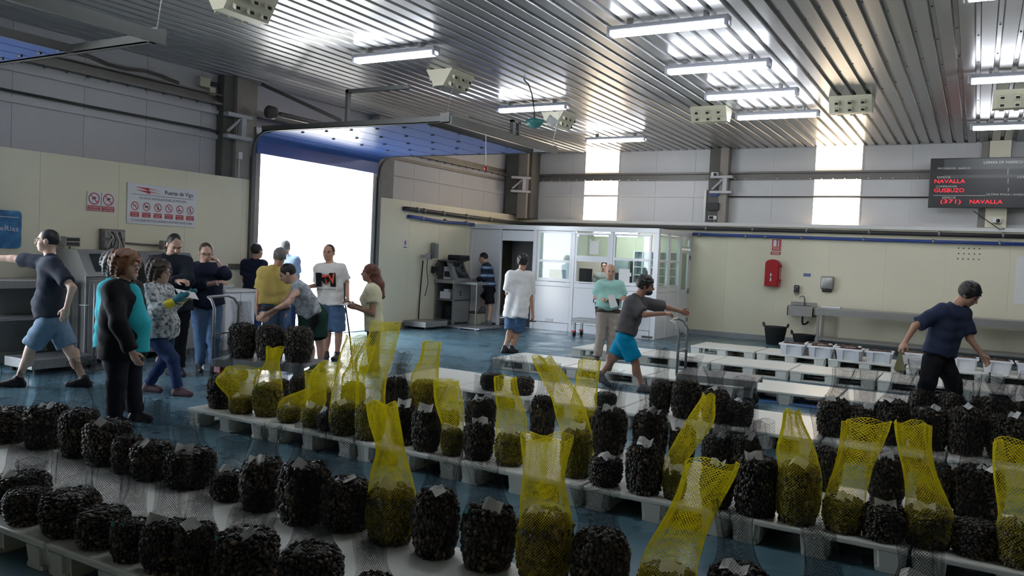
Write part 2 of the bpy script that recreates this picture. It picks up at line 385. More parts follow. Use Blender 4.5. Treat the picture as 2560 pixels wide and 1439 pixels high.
for y in np.arange(14.1, 18.8, .31):
    o = bpy.data.objects.new('bolt', bolt); COL.objects.link(o); o.parent = pr; o.location = (XU + .09, float(y), 3.84)
rail('trim_7', 'thin pale rail between doorway and corner', M_upL, [(XU, XU + .04, 13.9, 18.9, 3.33, 3.39)])
pb = rail('trim_8', 'grey steel purlin with a row of bolts across the end wall', M_purl, [(a, b, YU - .13, YU - .002, 3.89, 3.93) for a, b in ((-10.44, -5.74), (-5.28, -0.07))] + [(a, b, YU - .03, YU - .002, 3.79, 3.89) for a, b in ((-10.44, -5.74), (-5.28, -0.07))] + [(a, b, YU - .07, YU - .002, 3.745, 3.79) for a, b in ((-10.44, -5.74), (-5.28, -0.07))])
bh = MB().cyl((0, 0, 0), (0, -.02, 0), .024, .012, 10).mesh('bolt', M_bolt_glint, True)
for x in list(np.arange(-10.3, -5.8, .245)) + list(np.arange(-5.15, -1.1, .245)):
    o = bpy.data.objects.new('bolt', bh); COL.objects.link(o); o.parent = pb; o.location = (float(x), YU - .07, 3.768)
rail('trim_9', 'thin pale rail crossing the lit panes of the end wall', M_upB, [(a, b, YU - .045, YU - .002, 3.335, 3.385) for a, b in ((-10.44, -5.74), (-5.28, -0.07))])

# doorway frames
for (y0, y1), lab in ((D1, 'steel frame of the open doorway'), (D2, 'steel frame of the near doorway, mostly out of view')):
    d = empty('door_%d' % (1 if y0 > 5 else 2)); tag(d, lab, 'door frame', kind='structure')
    for y in (y0, y1):
        MB().bb(XU - .16, XL + .02, y - .06, y + .06, 0, DH, .006).build('jamb', M_galv, d)
    MB().bb(XU - .16, XU + .05, y0 + .06, y1 - .06, DH - .1, DH, .006).build('lintel', M_galv, d)
    MB().bb(XU - .16, XL - .02, y0 + .06, y1 - .06, 0.0, 0.012).build('threshold', M_galv, d)

# ------------------------------------------------------------------ raised sectional doors
def sectional_door(y0, y1, label, xend, short=.45):
    d = thing('sectional_door', label, 'door', (XL, (y0 + y1) / 2, 0)); hw = (y1 - y0) / 2 + .05
    zt = 3.62; L = xend - XL
    # lowest leaf still hangs in the opening, the next ones turn under the ceiling
    MB().bb(.00, .045, -hw, hw, 3.27, 3.50, .006).build('leaf', M_blue, d)
    prev = (0.022, 3.50)
    pts = [(0.022 + 0.42 * (1 - math.cos(t)), 3.50 + 0.14 * math.sin(t)) for t in (math.radians(30), math.radians(60), math.radians(90))]
    for p in pts:
        a, b = Vector((prev[0], 0, prev[1])), Vector((p[0], 0, p[1])); n = (b - a).normalized().cross(Vector((0, 1, 0))) * .02
        MB().prism([a + n + Vector((0, -hw, 0)), b + n + Vector((0, -hw, 0)), b - n + Vector((0, -hw, 0)), a - n + Vector((0, -hw, 0))], (0, 2 * hw, 0)).build('leaf', M_blue, d); prev = p
    x = prev[0]; n = 6; w = (L - short - x) / n
    hm = MB().box((0, 0, -.015), (.06, .022, .022), .003).mesh('hinge', M_black)
    for k in range(n):
        lf = MB().bb(x + .006, x + w - .006, -hw, hw, zt, zt + .045, .006).build('leaf', M_blue, d)
        for j in range(5):
            o = bpy.data.objects.new('hinge', hm); COL.objects.link(o); o.parent = lf; o.location = (x + w, -hw + .12 + j * (2 * hw - .24) / 4, zt)
        x += w
    MB().bb(x, x + .05, -hw, hw, zt - .02, zt + .07, .006).build('bottom_seal', M_rubber, d)
    for s in (-1, 1):
        y = s * (hw + .07)
        t = MB().bb(.25, L, y - .035, y + .035, zt + .0, zt + .012).bb(.25, L, y - .035, y - .025, zt, zt + .09).bb(.25, L, y + .025, y + .035, zt + .0, zt + .035)
        t.build('track', M_track, d)
        MB().tube([(.03, y, 2.95), (.03, y, 3.3)] + [(0.03 + 0.38 * (1 - math.cos(a)), y, 3.3 + 0.34 * math.sin(a)) for a in np.linspace(0.2, math.pi / 2, 7)] + [(.6, y, 3.64)], .022, 8).build('track', M_track, d, True)
        MB().bb(.0, .06, y - .04, y + .04, 0, 3.2).build('track', M_track, d)
        ch = MB(); top = Vector((L - .15 + .25, y, ZC)); bot = Vector((L - .06, y, zt + .09)); m = 26
        for i in range(m):
            a = bot.lerp(top, i / m); b = bot.lerp(top, (i + .86) / m); ch.cyl(a, b, .007 if i < 12 else .004, n=6)
        ch.build('hanger_chain', M_purl, d)
        MB().bb(L - .14, L + .02, y - .05, y + .05, zt + .0, zt + .13).build('corner_bracket', M_track, d)
    MB().bb(L - .05, L + .05, -hw - .1, hw + .1, zt + .01, zt + .09).bb(L + .02, L + .05, -hw - .1, hw + .1, zt - .03, zt + .01).build('end_bar', M_track, d)
    MB().cyl((.35, -hw, 3.95), (.35, hw, 3.95), .018, n=10).build('shaft', M_track, d, True)
    for s in (-1, 1): MB().cyl((.35, s * hw - .06, 3.95), (.35, s * hw + .06, 3.95), .11, n=18).build('cable_drum', M_concd, d, True)
    MB().cyl((.35, -hw + .2, 3.95), (.35, -.1, 3.95), .045, n=12).build('spring', M_purl, d, True)
    return d
sd = sectional_door(*D1, 'blue sectional door pulled up under the ceiling above the doorway', -6.86)
hw = (D1[1] - D1[0]) / 2
MB().tube([(.02, -hw + .04, ZC - .03), (1.95, -hw - .1, 3.74)], .034, 6).build('brace', M_concd, sd)
MB().bb(2.06, 2.11, -hw - .12, -hw - .05, 3.7, 4.22).bb(2.06, 3.3, -hw - .12, -hw - .06, 4.16, 4.22).build('hanger_frame', M_track, sd)
MB().tube([(4.02, -hw + 1.0, 3.66), (4.05, -hw + 1.0, 3.1)], .006, 6).build('pull_cord', M_ledge, sd)
MB().lathe([(.001, -.04), (.026, -.02), (.03, .01), (.018, .035), (.001, .04)], (4.05, -hw + 1.0, 3.07), 12).build('cord_knob', M_extred, sd, True)
MB().tube([(4.1, -hw + .35, 3.78), (4.1, hw - .2, 3.78)], .012, 6).bb(4.06, 4.12, .1, .16, 3.66, 3.95).bb(4.06, 4.12, .3, .36, 3.66, 3.95).bb(4.06, 4.12, .1, .36, 3.92, 3.96).build('stay_bar', M_track, sd)
sectional_door(*D2, 'blue sectional door corner at the top left edge of the view', -7.02, 1.35)

# ------------------------------------------------------------------ ceiling lights and air nozzles
def lamp_proto():
    t = thing('ceiling_lamp', '', 'lamp')
    MB().bb(-.70, .70, -.065, .065, -.06, 0.0, .015).build('housing', M_lampbody, t)
    MB().prism([(-.66, -.060, -.055), (-.66, .060, -.055), (-.66, .062, -.085), (-.66, .045, -.115), (-.66, -.045, -.115), (-.66, -.062, -.085)], (1.32, 0, 0)).build('diffuser', M_tube, t)
    for s in (-1, 1):
        MB().bb(s * .665, s * .715, -.07, .07, -.118, -.002, .012).build('end_cap', M_lampend, t)
    for x in (-.45, .45): MB().bb(x - .02, x + .02, -.05, .05, .0, .06).build('bracket', M_galv, t)
    return t
lp = lamp_proto(); lamps = []
xa, xb, xc = -3.22, -7.12, 0.44
for i, (x, y, lab) in enumerate([(xa, 8.90, 'lit fluorescent ceiling lamp, nearest of the row of four'), (xa, 10.93, 'lit fluorescent ceiling lamp, second nearest of the row of four'), (xa, 12.82, 'lit fluorescent ceiling lamp, third nearest of the row of four'), (xa, 14.70, 'lit fluorescent ceiling lamp, farthest of the row of four'),
                                (xb, 8.92, 'lit fluorescent ceiling lamp nearest the raised blue door'), (xb, 12.90, 'lit fluorescent ceiling lamp behind the hanging teal shade'), (xb, 16.78, 'lit fluorescent ceiling lamp in front of the lit pane above the office'),
                                (xc, 12.72, 'lit fluorescent ceiling lamp at the right edge, nearer one'), (xc, 16.75, 'lit fluorescent ceiling lamp at the right edge above the score board')]):
    o = lp if i == 0 else dup(lp)
    o.location = (x, y, ZC - .06); tag(o, lab, 'lamp', 'fluorescent ceiling lamps')
for x, y, w in ((xb, 4.9, 'left'), (xa, 4.9, 'middle'), (xc, 4.9, 'right')):  # unseen lamps continuing the grid, kept to light the foreground
    o = dup(lp); o.location = (x, y, ZC - .06); tag(o, 'unseen fluorescent ceiling lamp above the top edge of the view, %s of three' % w, 'lamp', 'fluorescent ceiling lamps')
o = dup(lp); o.location = (xc, 8.9, ZC - .06); tag(o, 'unseen fluorescent ceiling lamp just beyond the top right corner of the view', 'lamp', 'fluorescent ceiling lamps')  # one more unseen lamp, kept for the foreground light

def nozzle_box(x, y, rz, label):
    t = thing('air_nozzle_box', label, 'ceiling vent', (x, y, ZC), rz, 'cream nozzle boxes on the ceiling')
    # wedge: flat top, two long faces sloping down to a ridge
    a, b, h = .32, .24, .25
    body = MB().prism([(-a, -b, 0), (-a, b, 0), (-a, b * .35, -h), (-a, -b * .35, -h)], (2 * a, 0, 0)).build('body', M_vent, t)
    for s in (-1, 1):
        for r in (0.36, 0.76):
            for k in (-1, 0, 1):
                y0 = s * (b - (b * .65) * r); z0 = -h * r; nrm = Vector((0, s * h, -b * .65)).normalized()
                c = Vector((k * .195, y0, z0)); e = c + nrm * .045
                MB().prism([c + Vector((-.035, 0, -.03)), c + Vector((.035, 0, -.03)), c + Vector((.035, 0, .03)), c + Vector((-.035, 0, .03))], nrm * .06).build('nozzle', M_vent, t)
                MB().prism([c + nrm * .061 + Vector((-.026, 0, -.018)), c + nrm * .061 + Vector((.026, 0, -.018)), c + nrm * .061 + Vector((.026, 0, .018)), c + nrm * .061 + Vector((-.026, 0, .018))], nrm * .003).build('nozzle_shade_plate', M_dark, t)  # flat dark plate stands in for the shade inside the nozzle
    return t
nozzle_box(-7.35, 6.45, 1.5708, 'cream nozzle box at the top edge, nearest to the camera')
nozzle_box(-7.30, 10.55, 1.5708, 'cream nozzle box above the raised blue door')
nozzle_box(-4.30, 14.40, 0, 'cream nozzle box left of the farthest lamp in the row of four')
nozzle_box(-1.93, 14.15, 0, 'cream nozzle box below the warm reflection, right of the lamp row')
nozzle_box(0.36, 14.35, 0, 'cream nozzle box in front of the right edge lamps')
nozzle_box(-7.25, 14.25, 1.5708, 'cream nozzle box behind the hanging teal shade')

t = thing('pendant_shade', 'teal bowl-shaped shade hanging on a dark cable', 'lamp', (-6.19, 11.32, 3.85))
MB().lathe([(.001, -.13), (.07, -.115), (.125, -.07), (.155, 0.0), (.148, .0), (.118, -.06), (.065, -.105), (.001, -.118)], n=28).build('shade', M_teal, t, True)
MB().tube([(0, 0, -.12), (-.02, 0, .15), (-.06, -.03, .4), (-.12, -.05, .56), (-.17, -.07, .60), (-.20, -.08, .66)], .011, 8).build('cable', M_cable, t, True)
MB().cyl((.17, .1, .03), (.30, .17, -.05), .075, .06, n=16).build('reflector', M_ledge, t, True)

# ------------------------------------------------------------------ lettering and flat print
def text(body, parent, m, org, xdir, ydir, width=None, cap=0.05, depth=0.001, name='lettering', center=False, bold=0.0):
    cu = bpy.data.curves.new(name, 'FONT'); cu.body = body; cu.size = 1.0; cu.extrude = 0.0; cu.offset = bold; cu.resolution_u = 3
    ob = bpy.data.objects.new(name, cu); COL.objects.link(ob)
    bpy.context.view_layer.update()
    me = bpy.data.meshes.new_from_object(ob.evaluated_get(bpy.context.evaluated_depsgraph_get()))
    bpy.data.objects.remove(ob); bpy.data.curves.remove(cu)
    n = len(me.vertices); co = np.empty(n * 3); me.vertices.foreach_get('co', co); co = co.reshape(-1, 3)
    x0, x1 = co[:, 0].min(), co[:, 0].max(); s = cap / 0.70
    sx = (width / (x1 - x0)) if width else s
    if center: x0 = (x0 + x1) / 2
    X, Y = np.array(xdir, float), np.array(ydir, float); Z = np.cross(X, Y)
    P = np.array(org, float) + np.outer((co[:, 0] - x0) * sx, X) + np.outer(co[:, 1] * s, Y) + Z * depth
    me.vertices.foreach_set('co', P.ravel()); me.materials.clear(); me.materials.append(m); me.update()
    o = bpy.data.objects.new(name, me); COL.objects.link(o); o.parent = parent
    return o
LW = dict(xdir=(0, 1, 0), ydir=(0, 0, 1)); BW = dict(xdir=(1, 0, 0), ydir=(0, 0, 1))
def lpt(u, v, off=0.0): return (off, u, v)          # local on a left-wall sign

def ring(m, c, r, w, off, n=28):
    vs = []; fs = []
    for k in range(n):
        t = 2 * math.pi * k / n
        for q in (r - w, r): vs.append((off, c[0] + q * math.cos(t), c[1] + q * math.sin(t)))
    for k in range(n): a = 2 * k; b = 2 * ((k + 1) % n); fs.append((a, a + 1, b + 1, b))
    return m.add(vs, fs)
def bar(m, a, b, w, off):
    a, b = Vector((off, *a)), Vector((off, *b)); n = (b - a).normalized().cross(Vector((1, 0, 0))) * w / 2
    return m.add([a - n, b - n, b + n, a + n], [(0, 1, 2, 3)])

# the white port sign
t = thing('rules_sign', 'white port rules board with red arrows and six prohibition symbols', 'sign', (XL + .012, 7.59, 1.92))
MB().bb(-.010, .006, 0, 1.22, 0, .60, .004).build('board', M_sign, t)
lg = MB()
for dy, dz, sg in ((0, 0, 1), (.02, -.045, 1)):
    lg.add([(.008, .10 + dy, .555 + dz), (.008, .30 + dy, .520 + dz), (.008, .28 + dy, .548 + dz), (.008, .33 + dy, .552 + dz), (.008, .56 + dy, .513 + dz), (.008, .36 + dy, .535 + dz), (.008, .36 + dy, .508 + dz), (.008, .30 + dy, .512 + dz)], [(0, 1, 2), (2, 1, 7, 3), (3, 7, 6, 5), (3, 5, 4)])
lg.build('arrow_emblem', M_red, t)
text('Puerto de Vigo', t, M_ink, (.007, .635, .478), width=.52, cap=.062, bold=.012, **LW)
MB().bb(.0065, .0075, .07, 1.16, .437, .443).build('rule_line', M_ink, t)
text('EN ESTAS INSTALACIONES SE PROHIBE:', t, M_ink, (.007, .20, .375), width=.83, cap=.034, **LW)
words = ('FUMAR', 'COMER', 'BEBER', 'ESCUPIR', 'TIRAR', 'ENTRAR')
for k in range(6):
    u = .125 + k * .196; rg = MB(); ring(rg, (u, .265), .064, .012, .0075); bar(rg, (u - .042, .307), (u + .042, .223), .011, .0078); rg.build('prohibition_ring', M_red, t)
    pic = MB()
    shapes = [[(-.03, .0), (.03, .008), (.03, .016), (-.03, .01)], [(-.035, -.012), (.03, -.012), (.036, .012), (-.025, .016)], [(-.012, -.032), (.014, -.03), (.010, .02), (-.006, .034)], [(-.006, -.03), (.002, -.032), (.010, .03), (.002, .032)], [(-.032, -.028), (.002, -.028), (.006, -.006), (-.028, -.004)], [(-.01, -.034), (.01, -.034), (.007, .036), (-.007, .036)]]
    pic.add([(.0072, u + a, .265 + b) for a, b in shapes[k]], [(0, 1, 2, 3)]).build('pictogram', M_ink, t)
    MB().bb(.0065, .0072, u - .072, u + .072, .105, .178).build('caption_plate', M_red, t)
    text('PROHIBIDO', t, M_sign, (.0078, u, .148), width=.12, cap=.018, center=True, **LW)
    text(words[k], t, M_sign, (.0078, u, .116), width=.09, cap=.018, center=True, **LW)
text('O CUALQUIER PRÁCTICA HIGIÉNICO SANITARIA INADECUADA', t, M_ink, (.007, .07, .04), width=1.08, cap=.034, **LW)

# two small prohibition notices
for k, (y, lab, wd) in enumerate(((6.97, 'small square no-smoking notice with red ring', 'FUMAR'), (7.19, 'small square no-eating notice with red ring beside the rules board', 'COMER O BEBER'))):
    t = thing('prohibition_notice', lab, 'sign', (XL + .01, y, 2.06), group='small prohibition notices')
    MB().bb(-.008, .004, 0, .205, 0, .275, .003).build('plate', M_sign, t)
    rg = MB(); ring(rg, (.1025, .18), .085, .015, .0055); bar(rg, (.045, .237), (.160, .123), .014, .0058); rg.build('prohibition_ring', M_red, t)
    MB().bb(.0045, .0052, .008, .197, .008, .082).build('caption_plate', M_red, t)
    text('PROHIBIDO', t, M_sign, (.006, .1025, .05), width=.16, cap=.022, center=True, **LW)
    text(wd, t, M_sign, (.006, .1025, .016), width=.15, cap=.022, center=True, **LW)
    MB().add([(.0053, .07, .165), (.0053, .12, .175), (.0053, .14, .20), (.0053, .09, .205)], [(0, 1, 2, 3)]).build('pictogram', M_ink, t)

t = thing('sea_banner', 'blue wave-pattern banner with rounded corner at the left edge', 'banner', (XL + .01, 5.0, 1.50))
pts = [(0, 0, 0)] + [(0, *q) for q in [(1.02, 0), (1.05, .01), (1.07, .04), (1.07, .45), (1.05, .48), (1.02, .49), (0, .49)]]
MB().prism([(p[0], p[1], p[2]) for p in pts[:1] + pts[1:]], (.012, 0, 0)).build('panel', M_banner, t)
text('deRías', t, M_sign, (.0135, .74, .225), width=.29, cap=.065, **LW)
MB().bb(.0125, .014, .55, 1.03, .40, .408).build('rule_line', M_sign, t)

# notice near the pipes
t = thing('paper_notice', 'small white paper notice on the cream wall right of the doorway', 'notice', (XL + .004, 14.24, 1.74))
MB().bb(-.002, .002, 0, .20, 0, .21).build('sheet', M_paper, t)
MB().bb(.0025, .003, .07, .13, .09, .18).build('printed_figure', MATS['sign_red'], t)
MB().bb(.0025, .003, .04, .16, .03, .05).build('printed_line', M_ink, t)

# ------------------------------------------------------------------ wall fittings, left side
t = thing('cable_junction', 'pair of grey junction boxes with looping cables by the column', 'electrical box', (XU, 8.95, 4.22))
MB().bb(0, .10, 0, .20, 0, .16, .01).build('box_body', M_vent, t); MB().bb(0, .09, .20, .33, -.10, .03, .01).build('box_body', M_vent, t)
MB().tube([(.05, .25, .1), (.06, .42, .12), (.1, .52, .02), (.11, .56, -.3), (.1, .55, -.6)], .012, 6).build('cable', M_cable, t, True)
MB().tube([(.05, .22, .06), (.06, .36, .08), (.1, .47, -.02), (.11, .5, -.3), (.1, .5, -.6)], .012, 6).build('cable', M_cable, t, True)
t = thing('cable_run', 'bundle of grey cables sagging along the side wall above the purlin', 'cable', (XU + .03, 6.0, 4.25))
for dz in (0, .03): MB().tube([(.0, -.4 + i * .3, dz + .03 * math.sin(i * 1.7) - .004 * i) for i in range(11)], .012, 6).build('cable', M_purl, t, True)
tag(MB().tube([(XU + .06, 5.0, 3.565), (XU + .06, 7.2, 3.555), (XU + .06, 9.2, 3.555), (XU + .09, 9.45, 3.53), (XU + .15, 9.52, 3.40)], .018, 8).build('dark_conduit', M_blackpipe, None, True), 'dark conduit running along the lilac wall to the column', 'conduit')
def bracket(label, loc, rz):
    t = thing('steel_bracket', label, 'bracket', loc, rz, 'pale triangular brackets on the columns')
    MB().bb(-.06, .06, -.30, .22, .36, .42, .004).build('top_arm', M_upL, t)
    MB().bb(-.06, .06, -.30, .22, 0, .06, .004).build('bottom_arm', M_upL, t)
    MB().bb(-.05, .05, .0, .10, .06, .36, .004).build('post', M_upL, t)
    MB().tube([(0, -.26, .10), (0, .0, .34)], .024, 6).build('strut', M_upL, t)
    return t
bracket('pale triangular bracket on the column beside the doorway', (XL + .042, 9.62, 3.44), 0)
bracket('pale triangular bracket on the corner column above the office', (-10.60, 18.84, 3.38), -0.9)
bracket('pale triangular bracket on the column between the lit panes', (-5.36, YB - .072, 3.40), -1.5708)
tag(MB().bb(XL - .018, XL + .04, 9.62, 9.70, 3.12, 3.24, .006).tube([(XL + .0, 9.66, 3.12), (XL + .0, 9.66, 2.80)], .01, 6).build('door_switch', M_ledge), 'small white switch box on the column with a dropping cable', 'switch')

# weigh indicators and socket plate on the cream wall
def indicator(loc, rz, label, sx=1.0):
    t = thing('weigh_indicator', label, 'scale display', loc, rz, 'wall weigh indicators')
    MB().bb(0, .11, -.11, .11, -.07, .07, .008).build('case', M_steel, t)
    cs = t.children[0]; MB().bb(.111, .114, -.09, .09, .005, .05).build('display_window', M_lcd, cs)
    MB().bb(.111, .114, -.09, .09, -.055, -.01).build('keypad', M_black, cs)
    MB().bb(-.12, .0, -.02, .02, -.03, .03).build('wall_arm', M_steel, t)
    MB().tube([(.03, 0, -.07), (.02, .02, -.3), (.06, .04, -.6), (0, .05, -.9)], .009, 6).build('cable', M_cable, t, True)
    return t
indicator((XL + .13, 6.64, 1.62), 0, 'weigh indicator on the wall behind the walking man')
indicator((XL + .13, 8.17, 1.62), 0, 'weigh indicator on the wall behind the man with folded arms')
indicator((XL + .13, 14.97, 1.60), .5, 'red-lit weigh indicator on the wall right of the doorway')
t = thing('fuse_panel', 'open grey fuse panel with tangled cables on the cream wall', 'electrical box', (XL + .002, 7.17, 1.53))
MB().bb(0, .08, 0, .36, 0, .29, .006).build('case', M_purl, t)
for k in range(6): MB().bb(.08, .10, .02 + (k % 3) * .115, .115 + (k % 3) * .115, .02 + (k // 3) * .14, .12 + (k // 3) * .14, .004).build('socket_plate', M_galv, t)
for k in range(4): MB().tube([(.1, .08 + k * .06, .25), (.15, .12 + k * .05, .18 - k * .03), (.12, .05 + k * .09, .03), (.06, .1 + k * .07, -.12 - .05 * k)], .008, 6).build('cable', M_cable if k % 2 else M_vent, t, True)
MB().tube([(.03, .36, .10), (.03, .62, .09), (.03, .95, .08)], .012, 6).build('conduit', M_purl, t, True)
tag(MB().bb(XL + .002, XL + .04, 9.50, 9.74, 1.25, 1.35, .006).bb(XL + .04, XL + .05, 9.53, 9.60, 1.27, 1.33).bb(XL + .04, XL + .05, 9.64, 9.71, 1.27, 1.33).build('socket_strip', M_purl), 'grey socket strip on the cream wall near the doorway', 'socket')

# ------------------------------------------------------------------ pipes
def pipe(name, label, pts, r, m, clamps):
    t = thing(name, label, 'pipe', (0, 0, 0))
    MB().tube(pts, r, 12).build('pipe_run', m, t, True)
    for c, ax in clamps:
        v = Vector(ax) * .022; MB().cyl(Vector(c) - v, Vector(c) + v, r * 1.32, n=12).build('clamp', M_galv, t, True)
    return t
YP, XP = YB - .09, XL + .10
pipe('dark_pipe', 'thick dark pipe under the ledge along both cream walls', [(XP - .09, 14.22, 2.62), (XP - .02, 14.24, 2.62), (XP, 14.32, 2.62), (XP, 16.5, 2.60), (XP, 18.9, 2.585), (XP + .06, YP - .1, 2.58), (XP + .2, YP, 2.575), (-6.0, YP, 2.565), (-2, YP, 2.555), (3.2, YP, 2.545)], .045, M_blackpipe,
     [((XP, y, 2.62 - (y - 14.2) * .0075), (0, 1, 0)) for y in (14.6, 14.85, 15.6, 16.6, 17.7)] + [((x, YP, 2.565), (1, 0, 0)) for x in (-5.7, -4.6, -3.4, -2.1, -0.75, 0.4)])
pipe('blue_pipe', 'thinner blue pipe under the dark pipe along both cream walls', [(XP - .09, 14.38, 2.46), (XP - .02, 14.4, 2.46), (XP, 14.48, 2.455), (XP, 15.6, 2.415), (XP, 16.94, 2.435)], .036, M_bluepipe, [((XP, y, 2.44), (0, 1, 0)) for y in (14.8, 15.7, 16.6)])
pipe('blue_pipe', 'blue water pipe on the end wall right of the office', [(-6.02, YP, 2.425), (-5.2, YP, 2.415), (-2, YP, 2.40), (3.2, YP, 2.39)], .036, M_bluepipe, [((x, YP, 2.405), (1, 0, 0)) for x in (-5.85, -4.75, -4.3, -3.5, -2.2, -0.85, 0.35)])
tag(MB().tube([(-5.28, YU - .1, 3.345), (-3.5, YU - .1, 3.345), (-1.0, YU - .1, 3.345)], .014, 6).build('thin_cable', M_cable, None, True), 'thin black cable stretched across the right lit pane', 'cable')
tag(MB().tube([(-.15, YB - .05, 3.05), (.0, YB - .08, 2.93), (.2, YB - .1, 2.78), (.33, YB - .1, 2.68), (.42, YB - .1, 2.7)], .009, 6).build('thin_cable', M_cable, None, True), 'thin cable drooping below the score board', 'cable')
tag(MB().bb(-5.82, -5.76, YB - .03, YB + .1, 2.72, 3.5, .006).build('cable_duct', M_ledge), 'white vertical cable duct beside the dark column', 'cable duct')

def camera_unit(loc, label):
    t = thing('wall_camera', label, 'camera', loc)
    MB().box((0, 0, 0), (.17, .10, .10), .01).build('housing', M_ledge, t)
    MB().cyl((.02, -.05, 0), (.02, -.10, -.01), .035, n=14).build('lens', M_lcd, t, True)
    MB().bb(-.02, .02, .04, .14, -.06, -.03).build('mount', M_galv, t)
    return t
camera_unit((-5.56, YB - .08, 3.85), 'white camera on the dark column between the lit panes')
camera_unit((0.27, YB - .12, 2.86), 'white camera on the cream column under the score board')
tag(MB().bb(-5.66, -5.46, YB - .05, YB + .03, 3.34, 3.47, .01).bb(-5.64, -5.48, YB - .056, YB - .05, 3.40, 3.44).build('equipment_box', M_bluepipe), 'dark blue equipment box on the dark column', 'box')
tag(MB().bb(-5.70, -5.44, YB - .07, YB + .03, 3.00, 3.18, .01).bb(-5.68, -5.46, YB - .076, YB - .07, 3.02, 3.05).build('equipment_box', M_black), 'black equipment box lower on the dark column', 'box')
t = thing('thermostat', 'small white controller with a screen at the column foot', 'controller', (-5.58, YB - .012, 2.83))
MB().box((0, 0, 0), (.20, .05, .09), .008).build('case', M_ledge, t); MB().box((-.03, -.027, 0), (.10, .004, .06)).build('screen', M_lcd, t); MB().tube([(.05, 0, -.04), (.04, -.02, -.10), (.1, -.03, -.16)], .006, 6).build('cable', M_ledge, t, True)

# ------------------------------------------------------------------ score board
t = thing('auction_board', 'black electronic auction board with red letters at the right edge', 'display', (-0.985, 19.05, 3.10))
BWD, BHT = 3.6, 1.01
MB().bb(0, BWD, -.06, .12, 0, BHT, .008).build('case', M_board, t)
for z0, z1 in ((.775, .985), (.60, .665)): MB().bb(.25, BWD - .02, -.064, -.06, z0, z1).build('grey_band', M_boardl, t)
for x in (1.0, 2.6): MB().bb(x - .06, x + .06, .12, .38, .1, .9).build('mount', M_concd, t)
def bx(zx, zy):
    top = 325 - 15 * (zx - 175) / 1264; bot = 995 + 20 * (zx - 125) / 1314; fr = (zy - top) / (bot - top)
    return ((zx - (175 - 50 * fr)) / 655, -.066, BHT * (1 - fr))
def bt(s, x0, x1, y, cap, m=None, bold=0.0):
    a, b = bx(x0, y), bx(x1, y); text(s, t, m or M_ledge, a, width=b[0] - a[0], cap=cap / 662, bold=bold, name='lettering', **BW)
bt('LONXA DE MARISCO VIGO', 795, 1365, 402, 34, bold=.02); bt('PROVEDOR / BARCO', 255, 640, 476, 25); bt('ESPECIE', 245, 405, 597, 25)
bt('COMPRADOR', 228, 480, 722, 25); bt('ÚLTIMA POXA / AVISOS', 818, 1255, 836, 25); bt('ESPECIE', 303, 462, 876, 25); bt('LOTE', 1172, 1275, 602, 27); bt('CAIXAS', 1313, 1470, 602, 27)
for s, x0, x1, y in (('NAVALLA', 212, 575, 664), ('GUSBUZO', 205, 562, 788), ('(371)', 278, 520, 940), ('NAVALLA', 625, 1000, 946)): bt(s, x0, x1, y, 52, M_led)
for x0, x1, y in ((195, 812, 834), (1262, 2300, 842)):
    a, b = bx(x0, y), bx(x1, y); MB().bb(a[0], b[0], -.066, -.064, a[2] - .003, a[2] + .005).build('rule_line', M_ledge, t)
for y0, y1 in ((470, 550), (605, 670), (735, 785)):
    a, b = bx(1070, y0), bx(1052, y1); MB().bb(a[0] - .004, a[0] + .004, -.066, -.064, b[2], a[2]).build('rule_line', M_ledge, t)

# ------------------------------------------------------------------ end wall fittings
t = thing('extinguisher_sign', 'red fire extinguisher sign with a separate CO2 plate', 'sign', (-4.16, YB - .008, 2.00))
MB().bb(0, .20, -.006, .006, .17, .35, .002).build('symbol_plate', M_red, t); MB().bb(0, .20, -.006, .006, .095, .155, .002).build('caption_plate', M_red, t); MB().bb(-.02, .20, -.006, .006, .0, .07, .002).build('caption_plate', M_red, t)
MB().bb(.03, .10, -.008, -.006, .19, .33).bb(.05, .08, -.008, -.006, .33, .345).build('extinguisher_symbol', M_sign, t); MB().bb(.135, .155, -.008, -.006, .20, .33).add([(.12, -.0075, .215), (.17, -.0075, .215), (.145, -.0075, .185)], [(0, 1, 2)]).build('arrow_symbol', M_sign, t)
text('EXTINTOR', t, M_sign, (.10, -.007, .112), width=.15, cap=.028, center=True, **BW); text('CO2', t, M_sign, (.09, -.007, .015), width=.16, cap=.042, center=True, bold=.03, **BW)
t = thing('extinguisher_cabinet', 'red rounded extinguisher cover on the end wall', 'extinguisher cover', (-4.085, YB, 1.27))
prof = [(-.16, 0)] + [(-.16, .52)] + [(-.16 + .16 * (1 - math.cos(a)), .52 + .10 * math.sin(a)) for a in np.linspace(.2, math.pi - .2, 10)] + [(.16, .52), (.16, 0)]
MB().prism([(x, 0, z) for x, z in prof], (0, -.20, 0)).build('cover', M_extred, t)
MB().prism([(x * .86, -.20, .03 + z * .94) for x, z in prof], (0, -.035, 0)).build('front_bulge', M_extred, t, False)
for z in (.12, .45): MB().bb(.155, .185, -.12, -.05, z, z + .05).build('hinge', M_extred, t)
MB().bb(-.03, .0, -.240, -.235, .12, .20).bb(-.03, .0, -.240, -.235, .23, .30).build('sticker', M_sign, t)
t = thing('towel_dispenser', 'chrome paper towel dispenser above the steel bench', 'dispenser', (-2.90, YB, 1.21))
MB().bb(-.135, .135, -.13, 0, .06, .35, .03).build('case', M_steel, t, True); MB().bb(-.10, .10, -.11, -.02, .0, .06, .01).build('outlet', M_black, t)
t = thing('soap_dispenser', 'small dark soap dispenser above the sink', 'dispenser', (-3.55, YB, 1.15))
MB().bb(-.06, .06, -.10, 0, 0, .18, .03).build('case', M_lcd, t, True); MB().bb(-.04, .04, -.11, -.02, -.03, .01, .005).build('pump_lever', M_galv, t)
